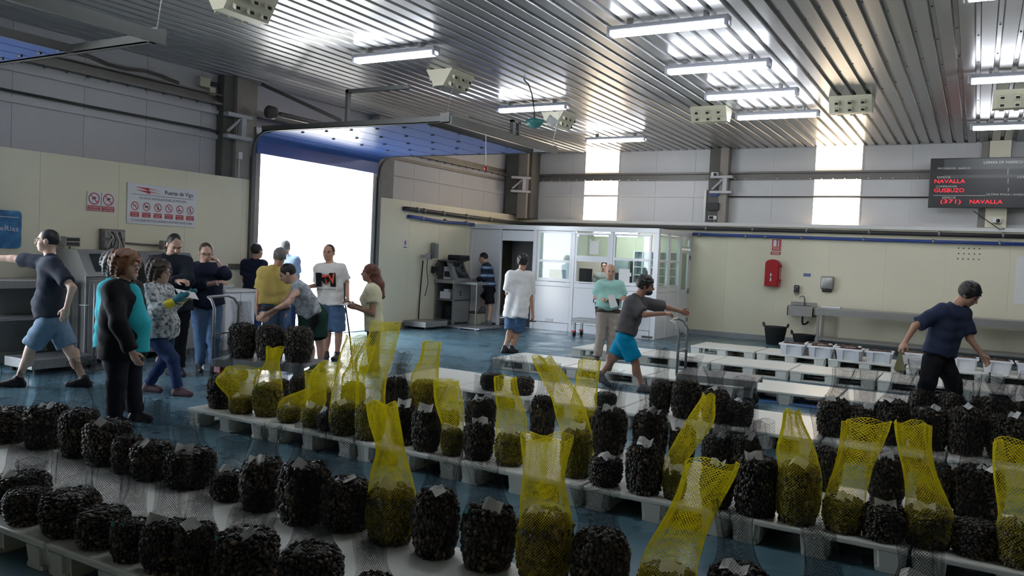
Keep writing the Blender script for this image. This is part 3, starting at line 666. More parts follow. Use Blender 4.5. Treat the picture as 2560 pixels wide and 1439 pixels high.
t = thing('wall_label', 'tiny blue notice above the soap dispenser', 'sign', (-3.35, YB - .004, 1.57))
MB().bb(-.075, .075, -.003, .003, -.035, .035).build('plate', M_bluepipe, t); text('LAVADO', t, M_sign, (0, -.004, .008), width=.11, cap=.016, center=True, **BW); text('MANOS', t, M_sign, (0, -.004, -.022), width=.11, cap=.016, center=True, **BW)
t = thing('hand_sink', 'steel hand sink with a swan-neck tap on the end wall', 'sink', (-3.38, YB, 0.65))
m = MB().bb(-.28, .28, -.42, 0, .20, .225).bb(-.28, .28, -.42, -.40, .0, .20).bb(-.28, -.26, -.42, 0, 0, .2).bb(.26, .28, -.42, 0, 0, .2).bb(-.28, .28, -.40, 0, 0.0, .02)
m.build('basin', M_steel, t); MB().bb(-.28, .28, -.025, 0, .22, .30).build('splash_back', M_steel, t)
MB().bb(-.20, .20, -.36, -.08, .226, .228).build('bowl_shade_plate', M_concd, t)  # flat dark plate stands in for the shade inside the bowl
MB().tube([(.02, -.06, .22), (.02, -.06, .38), (.0, -.08, .43), (-.04, -.12, .44), (-.08, -.16, .40)], .014, 8).build('tap', M_steel, t, True)
MB().tube([(.02, -.2, 0), (.02, -.2, -.14), (.03, -.16, -.19), (.07, -.1, -.19), (.10, -.05, -.16), (.11, -.0, -.14)], .022, 8).build('drain_pipe', M_black, t, True)
pl = thing('plug_hole_grid', 'three rows of dark anchor holes on the end wall', 'wall holes', (-.38, YB - .001, 2.06))
for i in range(5):
    for j in range(3): MB().cyl((i * .095 + .01 * (j % 2), -.004, j * .11), (i * .095 + .01 * (j % 2), .006, j * .11), .016, n=8).build('hole', M_concd, pl)
tag(MB().bb(.66, 1.4, YB - .012, YB - .002, 1.2, 2.15).build('poster', M_paper), 'pale poster cut off by the right edge of the view', 'poster')

# ------------------------------------------------------------------ glazed office
YF, XS, ZT = 16.97, -6.06, 2.44
t = thing('office_booth', 'white glazed office built into the corner of the hall', 'office', (0, 0, 0))
for x, w in ((-10.92, .05), (-10.085, .06), (-9.13, .09), (-8.115, .08), (-7.175, .08), (-6.12, .12)):
    MB().bb(x - w / 2, x + w / 2, YF, YF + .08, 0, 2.33, .005).build('post', M_white, t)
MB().bb(XL, XS, YF - .01, YF + .09, 2.33, ZT, .006).build('top_beam', M_white, t)
MB().bb(XS - .09, XS + .01, YF + .09, YB - .01, 2.33, ZT, .006).build('top_beam', M_white, t)
MB().bb(XL, XS, YF + .05, YB - .02, ZT - .03, ZT).build('roof', M_white, t)
MB().bb(-9.16, -9.10, YF + .09, YB - .02, 0, ZT - .04).build('shade_partition', M_white, t)  # partition added to keep the door compartment dark
MB().bb(-10.05, -9.18, YF + .55, YF + .57, 0.0, 2.40).build('shade_sheet', M_concd, t)  # dark sheet added so the door opening looks unlit
MB().bb(-10.89, -10.115, YF + .02, YF + .05, 0.05, 2.32, .004).build('wall_panel', M_white, t)
MB().bb(-10.05, -9.18, YF + .02, YF + .05, 2.10, 2.31, .004).build('transom_panel', M_white, t)
MB().bb(-10.05, -9.18, YF + .005, YF + .07, 2.06, 2.10, .004).build('door_head', M_white, t)
MB().bb(-10.05, -9.185, YF + .08, YF + .09, 0, 0.01).build('door_sill', M_galv, t)
for x0, x1 in ((-9.075, -8.16), (-8.07, -7.22), (-7.13, -6.19)):
    MB().bb(x0, x1, YF + .015, YF + .05, .19, 1.03, .004).build('dado_panel', M_white, t)
    MB().bb(x0, x1, YF + .002, YF + .06, 1.035, 1.14, .004).build('sill_rail', M_white, t)
    MB().bb(x0, x1, YF - .004, YF + .06, .0, .18, .004).build('kick_board', M_white, t)
MB().bb(-9.09, -6.06, YF + .08, YB - .03, 0.0, .006).build('office_floor', M_skirt, t)
for x in (-8.72, -8.60): MB().bb(x - .045, x + .045, YF + .003, YF + .016, .20, .27, .004).build('socket_plate', M_ledge, t)
MB().bb(-6.34, -6.10, YF - .03, YF - .006, .03, .075).build('scuff_plate', M_concd, t)
def bwin(x0, x1, z0, zm, z1, lower=True):
    w = MB(); fw = .045
    w.bb(x0, x0 + fw, YF + .01, YF + .07, z0, z1).bb(x1 - fw, x1, YF + .01, YF + .07, z0, z1).bb(x0 + fw, x1 - fw, YF + .01, YF + .07, z1 - fw, z1).bb(x0 + fw, x1 - fw, YF + .01, YF + .07, z0, z0 + .03)
    w.bb(x0 + fw, x1 - fw, YF + .0, YF + .05, zm - .03, zm + .03)
    o = w.build('window', M_white, t)
    MB().bb(x0 + fw, x1 - fw, YF + .030, YF + .036, zm + .03, z1 - fw).build('pane', M_glass, o)
    if lower:
        MB().bb(x0 + fw, x1 - fw, YF + .046, YF + .052, z0 + .07, zm - .03).build('pane', M_glass, o)
        MB().bb(x0 + fw, x1 - fw, YF + .02, YF + .06, z0 + .03, z0 + .07).build('sash_rail', M_white, o)
    else:
        MB().bb(x0 + fw, x1 - fw, YF + .02, YF + .06, zm - .10, zm - .03).build('sash_rail', M_white, o)
    return o
bwin(-9.04, -8.16, 1.15, 1.62, 2.32); bwin(-8.07, -7.22, 1.15, 1.745, 2.30, False); bwin(-7.13, -6.24, 1.15, 1.735, 2.30)
# side towards the end wall
for y in (17.72, 18.52, 19.24): MB().bb(XS - .06, XS, y - .04, y + .04, 0, 2.33, .004).build('post', M_white, t)
for y0, y1 in ((YF + .09, 17.67), (17.77, 18.47)):
    MB().bb(XS - .05, XS - .015, y0, y1, .0, 1.03, .004).build('dado_panel', M_white, t); MB().bb(XS - .06, XS - .004, y0, y1, 1.035, 1.14, .004).build('sill_rail', M_white, t)
    w = MB(); fw = .04
    w.bb(XS - .06, XS - .006, y0, y0 + fw, 1.15, 2.3).bb(XS - .06, XS - .006, y1 - fw, y1, 1.15, 2.3).bb(XS - .06, XS - .006, y0 + fw, y1 - fw, 2.26, 2.3).bb(XS - .06, XS - .006, y0 + fw, y1 - fw, 1.15, 1.18).bb(XS - .05, XS, y0 + fw, y1 - fw, 1.70, 1.75)
    o = w.build('window', M_white, t)
    for a, b in ((1.18, 1.70), (1.75, 2.26)): MB().bb(XS - .033, XS - .027, y0 + fw, y1 - fw, a, b).build('pane', M_glass, o)
dr = MB().bb(XS - .05, XS - .01, 18.57, 19.19, .05, 1.08, .004).bb(XS - .05, XS - .01, 18.57, 18.65, 1.08, 2.02).bb(XS - .05, XS - .01, 19.11, 19.19, 1.08, 2.02).bb(XS - .05, XS - .01, 18.65, 19.11, 1.94, 2.02).build('door', M_white, t)
MB().bb(XS - .033, XS - .027, 18.65, 19.11, 1.08, 1.94).build('pane', M_glass, dr); MB().bb(XS - .01, XS + .03, 19.13, 19.16, .98, 1.10).build('handle', M_steel, dr)
for z in (.3, 1.0, 1.8): MB().bb(XS - .005, XS + .02, 19.185, 19.225, z, z + .1).build('hinge', M_galv, dr)
tr = MB().bb(XS - .05, XS - .01, 18.57, 19.19, 2.06, 2.11).bb(XS - .05, XS - .01, 18.57, 19.19, 2.27, 2.32).bb(XS - .05, XS - .01, 18.57, 18.62, 2.11, 2.27).bb(XS - .05, XS - .01, 19.14, 19.19, 2.11, 2.27).build('transom_window', M_white, t)
MB().bb(XS - .033, XS - .027, 18.62, 19.14, 2.11, 2.27).build('pane', M_glass, tr)

# inside the office
t = thing('office_desk', 'white counter desk behind the office windows', 'desk', (-7.6, YF + .5, 0))
MB().bb(-1.45, 1.42, -.35, .25, .98, 1.02, .004).build('desk_top', M_white, t)
for x in (-1.4, 0, 1.37): MB().bb(x - .02, x + .02, -.3, .2, .01, .98).build('leg', M_white, t)
def monitor(x, y, rz, label, w=.42, h=.30):
    t = thing('computer_monitor', label, 'monitor', (x, y, 1.02), rz, 'office monitors')
    sc_ = MB().bb(-w / 2, w / 2, -.02, .03, .10, .10 + h, .008).build('screen_case', M_black, t); MB().bb(-w / 2 + .02, w / 2 - .02, .031, .033, .12, .08 + h).build('screen', M_lcd, sc_)
    MB().cyl((0, 0, .02), (0, 0, .14), .025, n=10).build('neck', M_black, t, True); MB().bb(-.11, .11, -.08, .08, 0, .015, .004).build('foot', M_black, t)
    return t
monitor(-8.72, YF + .45, .1, 'black monitor seen from behind in the leftmost office window'); monitor(-8.02, YF + .52, -.5, 'black monitor at the left of the open office window', .46, .36); monitor(-7.10, YF + .5, .1, 'black monitor partly hidden by the white sheet on the glass')
tag(MB().bb(-7.72, -7.50, YF + .024, YF + .027, 1.82, 2.12).bb(-7.73, -7.69, YF + .022, YF + .025, 2.11, 2.16).bb(-7.52, -7.48, YF + .022, YF + .025, 2.11, 2.16).build('taped_sheet', M_paper), 'white sheet taped to the upper pane of the middle window', 'paper')
tag(MB().bb(-6.98, -6.72, YF + .040, YF + .043, 1.17, 1.52).bb(-6.75, -6.68, YF + .038, YF + .041, 1.36, 1.44).build('taped_sheet', M_paper), 'white sheet taped to the lower pane of the right window', 'paper')
t = thing('pigeonhole_shelf', 'white pigeonhole shelf against the wall inside the office', 'shelf', (-6.85, YB - .34, 0))
m = MB().bb(-.55, .55, .28, .30, .6, 1.95)
for x in np.linspace(-.55, .55, 6): m.bb(x - .012, x + .012, 0, .28, .6, 1.95)
m.build('uprights', M_white, t); m = MB()
for z in np.linspace(.6, 1.95, 8): MB().bb(-.55, .55, 0, .28, z - .01, z + .01).build('shelf_board', M_white, t)
t = thing('filing_cabinet', 'grey filing cabinet inside the office', 'cabinet', (-7.75, YB - .4, 0))
MB().bb(-.28, .28, -.0, .36, 0.01, 1.75, .006).build('body', M_galv, t)
for k in range(4): MB().bb(-.25, .25, -.02, 0, .1 + k * .41, .47 + k * .41, .004).build('drawer', M_skirt, t)
t = thing('office_lamp', 'ceiling lamp inside the glazed office', 'lamp', (-7.6, 18.2, 2.40))
MB().bb(-.6, .6, -.06, .06, -.05, 0, .01).build('housing', M_lampbody, t); MB().cyl((-.55, 0, -.085), (.55, 0, -.085), .045, n=12).build('tube', M_tube, t, True)

# ------------------------------------------------------------------ weighing station right of the doorway
t = thing('weighing_station', 'steel weighing kiosk with sloped screen beside the office', 'kiosk', (-10.66, 15.9, 0))
MB().bb(-.26, .24, -.35, -.33, .12, .16).bb(-.26, .24, -.35, .35, .10, .14).bb(-.26, -.24, -.35, .35, .14, 1.0).bb(-.26, .24, .33, .35, .14, 1.0).bb(.22, .24, -.35, .35, .14, 1.0).build('cabinet_body', M_steel, t)
MB().bb(-.26, .24, -.34, .34, .60, .62).build('shelf_board', M_steel, t)
for x in (-.25, .23): MB().bb(x - .015, x + .015, -.37, -.34, .02, 1.0).build('leg', M_galv, t)
for y in (-.3, .3): MB().bb(.2, .24, y - .02, y + .02, .0, .10).build('leg', M_galv, t)
MB().bb(-.27, .30, -.42, .36, 1.0, 1.08, .006).build('counter', M_steel, t)
MB().bb(-.27, -.22, -.30, .34, 1.08, 1.52).bb(-.27, .10, -.32, .34, 1.50, 1.53).build('hood', M_concd, t)
MB().prism([(.12, -.30, 1.08), (.28, -.30, 1.08), (.02, -.30, 1.52), (-.04, -.30, 1.52)], (0, .62, 0)).build('sloped_screen_case', M_steel, t)
MB().prism([(.262, -.18, 1.14), (.268, -.18, 1.14), (.082, -.18, 1.46), (.076, -.18, 1.46)], (0, .40, 0)).build('screen', M_lcd, t)
MB().bb(.30, .78, -.22, .28, .99, 1.05, .006).build('side_tray', M_galv, t); MB().bb(.76, .78, -.22, -.20, .01, 1.0).build('tray_leg', M_galv, t)
for x, z in ((.243, .72), (.243, .78)): MB().bb(.24, .246, -.1, -.05, z, z + .04).build('lock', M_black, t)
tag(MB().bb(-10.86, -10.56, 15.62, 15.90, .63, .80, .01).bb(-10.74, -10.6, 15.6, 15.8, .80, .86, .01).build('label_printer', M_ledge), 'white label printer on the middle shelf of the weighing kiosk', 'printer')
tag(MB().bb(-10.78, -10.52, 15.72, 16.1, .145, .50, .01).bb(-10.70, -10.6, 15.71, 15.72, .2, .44).build('computer_tower', M_black), 'black computer tower at the bottom of the weighing kiosk', 'computer')
t = thing('small_screen', 'small white-framed screen standing on the kiosk counter', 'monitor', (-10.68, 15.72, 1.08)); MB().bb(-.14, .14, -.05, .08, 0, .30, .01).build('case', M_ledge, t); MB().bb(-.11, .11, -.055, -.05, .06, .19).build('screen', M_lcd, t)
tag(MB().bb(-10.80, -10.42, 15.78, 16.18, 1.532, 1.66, .03).bb(-10.7, -10.5, 15.775, 15.78, 1.57, 1.62).build('ink_printer', M_black), 'black printer on top of the weighing kiosk', 'printer')
t = thing('wall_fan', 'dark round wall fan behind the weighing kiosk', 'fan', (-10.78, 15.38, 1.32))
g = MB()
for r in (.06, .10, .14, .18, .21):
    g.tube([(.0 + (.05 if r < .2 else 0), r * math.cos(a), r * math.sin(a)) for a in np.linspace(0, 2 * math.pi, 19)], .005, 5)
for a in np.linspace(0, 2 * math.pi, 13)[:-1]: g.tube([(.06, .02 * math.cos(a), .02 * math.sin(a)), (.05, .15 * math.cos(a), .15 * math.sin(a)), (0, .21 * math.cos(a), .21 * math.sin(a))], .004, 5)
g.build('grille', M_black, t); MB().cyl((-.1, 0, 0), (.0, 0, 0), .06, n=16).build('motor', M_black, t, True)
for k in range(3):
    a = k * 2.094; MB().add([(.01, .03 * math.cos(a), .03 * math.sin(a)), (.03, .17 * math.cos(a - .3), .17 * math.sin(a - .3)), (.0, .17 * math.cos(a + .3), .17 * math.sin(a + .3)), (-.01, .03 * math.cos(a + .5), .03 * math.sin(a + .5))], [(0, 1, 2, 3)]).build('blade', M_concd, t)
MB().bb(-.16, -.1, -.03, .03, -.1, .05).build('bracket', M_black, t)
tag(MB().bb(-10.93, -10.80, 15.28, 15.42, 1.56, 1.92, .02).bb(-10.80, -10.79, 15.3, 15.4, 1.6, 1.88).build('cable_tidy', M_galv), 'crumpled grey holder on the cream wall above the fan', 'holder')
t = thing('floor_scale', 'low steel floor scale platform beside the weighing kiosk', 'scale', (-10.62, 14.78, 0)); MB().bb(-.30, .30, -.42, .42, .05, .17, .008).build('platform', M_steel, t)
for x in (-.24, .24):
    for y in (-.34, .34): MB().cyl((x, y, 0), (x, y, .05), .03, n=10).build('foot', M_rubber, t)
MB().tube([(-.28, .1, .17), (-.30, .14, .6), (-.30, .18, 1.1), (-.29, .2, 1.5)], .014, 8).build('cable', M_cable, t, True)
t = thing('floor_mat', 'grey slatted duckboard on the floor before the kiosk', 'mat', (-10.05, 15.75, 0))
for k in range(9): MB().bb(-.62, .55, -.5 + k * .11, -.42 + k * .11, .02, .05, .003).build('slat', M_galv, t)
for x in (-.5, 0, .45): MB().bb(x - .03, x + .03, -.5, .47, .0, .02).build('runner', M_palletb, t)
t = thing('step_box', 'low dark step under the foot of the man in the striped sweater', 'step', (-10.5, 16.66, 0)); MB().bb(-.16, .18, -.18, .16, .27, .31, .004).build('tread', M_concd, t); MB().bb(-.15, .17, -.17, .15, .0, .27).build('riser', M_vent, t)

# ------------------------------------------------------------------ weighing stations along the left wall
def kiosk(y0, y1, label):
    t = thing('steel_kiosk', label, 'kiosk', (XL + .02, y0, 0)); w = y1 - y0
    MB().bb(0, .82, 0, w, .10, 1.18, .006).build('cabinet_body', M_steel, t)
    MB().prism([(0, 0, 1.18), (.86, 0, 1.18), (.62, 0, 1.52), (0, 0, 1.52)], (0, w, 0)).build('hood', M_steel, t)
    n = Vector((.34, 0, .24)).normalized(); a, b = Vector((.82, 0, 1.237)), Vector((.66, 0, 1.464))
    MB().prism([a + n * .002 + Vector((0, .14, 0)), a + n * .012 + Vector((0, .14, 0)), b + n * .012 + Vector((0, .14, 0)), b + n * .002 + Vector((0, .14, 0))], (0, w - .28, 0)).build('screen', M_lcd, t)
    dr = MB().bb(.822, .834, .04, w - .04, .16, 1.12, .004).build('door', M_steel, t)
    MB().bb(.834, .85, w - .12, w - .09, .60, .76).build('handle', M_galv, dr)
    for y in (.05, w - .05):
        for x in (.08, .74): MB().cyl((x, y, 0), (x, y, .10), .025, n=10).build('foot', M_galv, t)
    return t
kiosk(6.45, 7.20, 'steel kiosk with lit sloped screen behind the woman in the jacket')
kiosk(7.35, 8.22, 'steel kiosk behind the man with folded arms')
t = thing('steel_bench', 'low steel bench against the wall behind the walking man', 'bench', (XL + .02, 5.22, 0))
MB().bb(0, .70, 0, 1.16, 1.02, 1.12, .006).build('top', M_steel, t); MB().bb(.02, .05, .02, 1.14, .15, 1.02).build('back_plate', M_galv, t); MB().bb(.03, .66, .02, 1.14, .62, .65).build('shelf_board', M_steel, t)
for y in (.04, 1.12):
    for x in (.06, .66): MB().bb(x - .02, x + .02, y - .02, y + .02, 0, 1.02).build('leg', M_galv, t)
t = thing('floor_scale', 'low steel floor scale behind the legs of the walking man', 'scale', (-10.1, 6.02, 0)); MB().bb(-.30, .30, -.42, .42, .06, .18, .008).build('platform', M_galv, t)
for x in (-.24, .24):
    for y in (-.34, .34): MB().cyl((x, y, 0), (x, y, .06), .03, n=10).build('foot', M_rubber, t)
t = thing('white_cabinet', 'low white cabinet with papers on top near the doorway', 'cabinet', (-10.48, 9.16, 0)); MB().bb(-.38, .22, -.31, .31, .0, .92, .006).build('body', M_crate, t); MB().bb(-.42, .26, -.34, .34, .92, .96, .006).build('top', M_ledge, t)
MB().bb(.22, .235, -.3, -.01, .05, .9, .003).build('door', M_crate, t); MB().bb(.22, .235, .01, .3, .05, .9, .003).build('door', M_crate, t)
m = MB()
for k in range(14):
    a = random.uniform(-.24, .24); b = random.uniform(-.3, .1); c = random.uniform(0, 3); u = Vector((math.cos(c), math.sin(c), .25)) * .07; v = Vector((-math.sin(c), math.cos(c), .3)) * .05; p = Vector((b, a, .99))
    m.add([p - u - v, p + u - v * .6, p + u + v, p - u + v], [(0, 1, 2, 3)])
o = m.build('paper_heap', M_paper, None, loc=(-10.48, 9.16, 0)); tag(o, 'crumpled white papers heaped on the white cabinet', 'papers', kind='stuff')
t = thing('barrier_post', 'thin steel barrier frame cut by the left edge of the view', 'barrier', (-9.25, 4.86, 0))
MB().tube([(0, 0, 0), (0, 0, 1.05), (-.1, -.1, 1.12), (-.4, -.35, 1.12)], .02, 8).build('frame', M_galv, t, True); MB().tube([(0, 0, .7), (-.4, -.35, .7)], .014, 8).build('crossbar', M_galv, t, True); MB().tube([(-.4, -.35, 0), (-.4, -.35, 1.12)], .02, 8).build('frame', M_galv, t, True)
t = thing('barrier_post', 'slim steel stand with a hook behind the walking man', 'stand', (-9.75, 6.35, 0))
MB().tube([(0, 0, .0), (0, 0, 1.1)], .018, 8).build('pole', M_galv, t, True); MB().tube([(0, 0, .82), (-.16, -.1, .82)], .012, 8).build('hook', M_galv, t, True); MB().bb(-.14, .14, -.14, .14, 0, .02).build('base', M_galv, t)

# ------------------------------------------------------------------ benches by the end wall
def bench(x0, x1, label):
    t = thing('steel_table', label, 'table', (x0, 18.42, 0)); L = x1 - x0
    MB().bb(0, L, 0, .72, .84, .88, .004).build('table_top', M_steel, t); MB().bb(0, L, -.004, .016, .73, .84, .003).build('apron', M_steel, t)
    MB().bb(.03, L - .03, .05, .66, .20, .23).build('lower_shelf', M_steel, t)
    n = max(2, round(L / 1.9) + 1)
    for k in range(n):
        for y in (.05, .66): MB().bb(.03 + k * (L - .1) / (n - 1), .08 + k * (L - .1) / (n - 1), y - .025, y + .025, 0, .84).build('leg', M_steel, t)
    return t
bench(-2.98, -.78, 'long steel table along the end wall beside the sink'); bench(-.74, 3.0, 'long steel table along the end wall behind the bending man')
t = thing('steel_tray', 'shallow white tray lying on the steel table end', 'tray', (-2.72, 18.82, .88)); MB().bb(-.2, .2, -.14, .14, 0, .035, .01).build('tray_body', M_crate, t); MB().bb(-.17, .17, -.11, .11, .0355, .037).build('tray_floor', M_ledge, t)

def bucket(x, y, r, h, label, z=0):
    t = thing('rubber_bucket', label, 'bucket', (x, y, z))
    MB().lathe([(r * .72, 0), (r * .97, h * .96), (r * 1.03, h), (r * .96, h), (r * .69, .015), (.001, .015)], n=24).build('tub', M_rubber, t, True)
    for s in (-1, 1):
        a = [(s * r * .98, -.09, h - .01), (s * (r * 1.06), -.07, h + .05), (s * (r * 1.08), 0, h + .075), (s * (r * 1.06), .07, h + .05), (s * r * .98, .09, h - .01)]
        MB().tube(a, .013, 8).build('handle', M_rubber, t, True)
    return t
bucket(-3.82, 18.55, .25, .40, 'tall black rubber bucket under the extinguisher'); bucket(-3.24, 18.72, .25, .26, 'low wide black rubber bucket under the sink')

# small trolley with a bucket in front of the office
t = thing('push_cart', 'low steel cart on castors in front of the office', 'cart', (-7.22, 16.28, 0))
MB().bb(-.42, .42, -.25, .25, .36, .40, .006).build('deck', M_galv, t); MB().bb(-.42, .42, -.25, -.23, .31, .36).bb(-.42, .42, .23, .25, .31, .36).build('rim', M_galv, t)
for x in (-.36, .36):
    for y in (-.19, .19):
        MB().bb(x - .025, x + .025, y - .025, y + .025, .12, .36).build('leg', M_galv, t); MB().cyl((x - .02, y, .055), (x + .02, y, .055), .055, n=16).build('castor', M_rubber, t, True); MB().bb(x - .05, x + .03, y - .03, y + .03, .10, .13).build('castor_fork', M_extred, t)
bucket(-7.02, 16.24, .16, .38, 'black bucket standing on the low steel cart', .40)

# ------------------------------------------------------------------ pallets
def ordinal(n):
    return ['first', 'second', 'third', 'fourth', 'fifth', 'sixth', 'seventh', 'eighth', 'ninth', 'tenth', 'eleventh', 'twelfth', 'thirteenth', 'fourteenth', 'fifteenth', 'sixteenth', 'seventeenth', 'eighteenth', 'nineteenth', 'twentieth', 'twenty-first', 'twenty-second', 'twenty-third', 'twenty-fourth', 'twenty-fifth', 'twenty-sixth'][n]
PH = 0.157
def pallet_proto():
    t = thing('plastic_pallet', '', 'pallet')
    MB().bb(-.60, .60, -.495, .495, PH - .036, PH, .010).build('deck', M_pallet, t)
    fm = MB()
    bm = bmesh.new(); bmesh.ops.create_cube(bm, size=1)
    for v in bm.verts:
        k = .88 if v.co.z < 0 else 1.0; v.co = (v.co.x * .205 * k, v.co.y * .175 * k, v.co.z * (PH - .036))
    bmesh.ops.bevel(bm, geom=[e for e in bm.edges if abs(e.verts[0].co.z - e.verts[1].co.z) > .01], offset=.03, segments=3, affect='EDGES')
    fme = bpy.data.meshes.new('foot'); bm.to_mesh(fme); bm.free(); fme.materials.append(M_pallet)
    for x in (-.50, 0, .50):
        for y in (-.405, 0, .405):
            o = bpy.data.objects.new('foot', fme); COL.objects.link(o); o.parent = t; o.location = (x, y, (PH - .036) / 2)
    for y in (-.405, 0, .405): MB().bb(-.59, .59, y - .07, y + .07, 0.0, .026, .004).build('skid', M_pallet, t)
    return t
PP = pallet_proto(); first = True
def place_pallet(x, y, rz, label, group, blue=False):
    global first
    o = PP if first else dup(PP)
    first = False; o.location = (x, y, 0); o.rotation_euler = (0, 0, rz); tag(o, label, 'pallet', group)
    if blue:
        for c in o.children:
            if c.name.startswith('skid'):
                c.data = c.data.copy(); c.data.materials[0] = M_palletb
H2 = math.pi / 2
rowdef = [('nearest row of pallets', 2.95, H2, 1.0, -6.98, 8), ('second row of pallets', 5.63, H2, 1.01, -6.30, 7), ('third row of pallets', 8.38, H2, 1.01, -6.20, 8), ('fourth row of pallets', 10.95, 0, 1.22, -6.27, 6), ('fifth row of pallets', 13.29, 0, 1.22, -6.06, 6), ('farthest row of pallets', 15.54, 0, 1.23, -4.66, 5)]
for rn, y, rz, pitch, x0, n in rowdef:
    for k in range(n):
        place_pallet(x0 + pitch * (k + .5), y + random.uniform(-.012, .012), rz + random.uniform(-.006, .006), 'white plastic pallet, %s from left in the %s' % (ordinal(k), rn), rn, rn.startswith('fourth') and k in (3, 4))

# ------------------------------------------------------------------ crates of razor clams on the farthest pallets
def crate_proto():
    t = thing('shellfish_crate', '', 'crate')
    a0, b0, a1, b1, h = .20, .14, .23, .17, .155
    def ringv(a, b, z): return [(-a, -b, z), (a, -b, z), (a, b, z), (-a, b, z)]
    m = MB(); V = ringv(a0, b0, 0) + ringv(a1, b1, h) + ringv(a1 - .012, b1 - .012, h) + ringv(a0 - .008, b0 - .008, .012); F = [(3, 2, 1, 0)]
    for q in (0, 4, 8):
        for i in range(4): j = (i + 1) % 4; F.append((q + i, q + j, q + 4 + j, q + 4 + i))
    F.append((12, 13, 14, 15)); m.add(V, F).build('tub', M_crate, t)
    for s in (-1, 1):
        MB().bb(-a1 - .02, a1 + .02, s * b1 - .012, s * b1 + .012, h - .022, h + .004, .004).build('rim', M_crate, t); MB().bb(s * a1 - .012, s * a1 + .012, -b1, b1, h - .022, h + .004, .004).build('rim', M_crate, t)
        for x in (-.145, .145): MB().prism([(x - .045, s * (b0 + .004), 0), (x + .045, s * (b0 + .004), 0), (x + .05, s * (b1 + .016), h - .02), (x - .05, s * (b1 + .016), h - .02)], (0, s * .012, 0)).build('rib', M_crate, t)
    m = MB(); rnd = random.Random(3)
    for k in range(46):
        x, y, a = rnd.uniform(-.15, .15), rnd.uniform(-.1, .1), rnd.uniform(-.5, .5); d = Vector((math.cos(a), math.sin(a), rnd.uniform(-.15, .15))) * .055; p = Vector((x, y, .132 + rnd.uniform(0, .03)))
        m.cyl(p - d, p + d, .011, n=6)
    m.build('razor_clams', M_navalla, t, kind='stuff')
    return t
cp = crate_proto(); cr = [(-2.80, 15.22, .0, 'leftmost in the front line'), (-2.32, 15.22, .03, 'second from left in the front line'), (-1.85, 15.22, -.03, 'third from left in the front line'), (-1.38, 15.24, .02, 'fourth from left in the front line'), (-2.45, 15.62, .0, 'behind the two leftmost'), (-1.95, 15.62, .03, 'behind the third from left'),
                          (-.86, 15.55, .02, 'just left of the bending man'), (-.12, 15.5, .0, 'right of the bending man'), (.36, 15.5, .02, 'second to the right of the bending man'), (.84, 15.5, .02, 'rightmost, cut by the view')]
for k, (x, y, a, w) in enumerate(cr):
    o = cp if k == 0 else dup(cp)
    o.location = (x, y, PH); o.rotation_euler = (0, 0, a); o.scale = (.90, 1.05, 1.28); tag(o, 'white plastic crate of razor clams, ' + w, 'crate', 'crates of razor clams')

# ------------------------------------------------------------------ trolleys
def trolley(loc, rz, label, L=1.15, Wd=.62, z=.30, hz=1.02):
    t = thing('sack_trolley', label, 'trolley', loc, rz)
    MB().bb(-L / 2, L / 2, -Wd / 2, Wd / 2, z, z + .035, .005).build('platform', M_galv, t)
    MB().bb(-L / 2, L / 2, -Wd / 2 - .01, -Wd / 2 + .01, z - .05, z + .03).bb(-L / 2, L / 2, Wd / 2 - .01, Wd / 2 + .01, z - .05, z + .03).build('rim', M_galv, t)
    h = MB(); h.tube([(-L / 2, -Wd / 2 + .03, z), (-L / 2, -Wd / 2 + .03, hz - .12), (-L / 2 - .05, -Wd / 2 + .05, hz - .03), (-L / 2 - .12, -Wd / 2 + .09, hz), (-L / 2 - .12, Wd / 2 - .09, hz), (-L / 2 - .05, Wd / 2 - .05, hz - .03), (-L / 2, Wd / 2 - .03, hz - .12), (-L / 2, Wd / 2 - .03, z)], .017, 8)
    h.build('handle', M_galv, t, True); MB().tube([(-L / 2, -Wd / 2 + .03, .62), (-L / 2, Wd / 2 - .03, .62)], .013, 8).build('crossbar', M_galv, t, True)
    for x in (-L / 2 + .1, L / 2 - .1):
        for y in (-Wd / 2 + .08, Wd / 2 - .08):
            fk = MB().bb(x - .05, x + .05, y - .035, y + .035, .15, z - .0).build('wheel_fork', M_galv, t); MB().cyl((x, y - .02, .08), (x, y + .02, .08), .08, n=18).build('wheel', M_rubber, fk, True)
    return t
trolley((-2.67, 9.90, 0), .10, 'steel trolley pushed by the man in turquoise shorts', .95, .55, .33, 1.00)
TL = trolley((-7.28, 6.98, 0), .35, 'steel trolley loaded with three dark sacks near the doorway', 1.15, .62, .30, 1.05)
tag(MB().bb(-.06, .06, -.02, .02, -.05, .05, .01).build('red_tag', M_extred, None, loc=(-7.66, 6.55, .22)), 'small red tag hanging on the loaded trolley', 'tag')

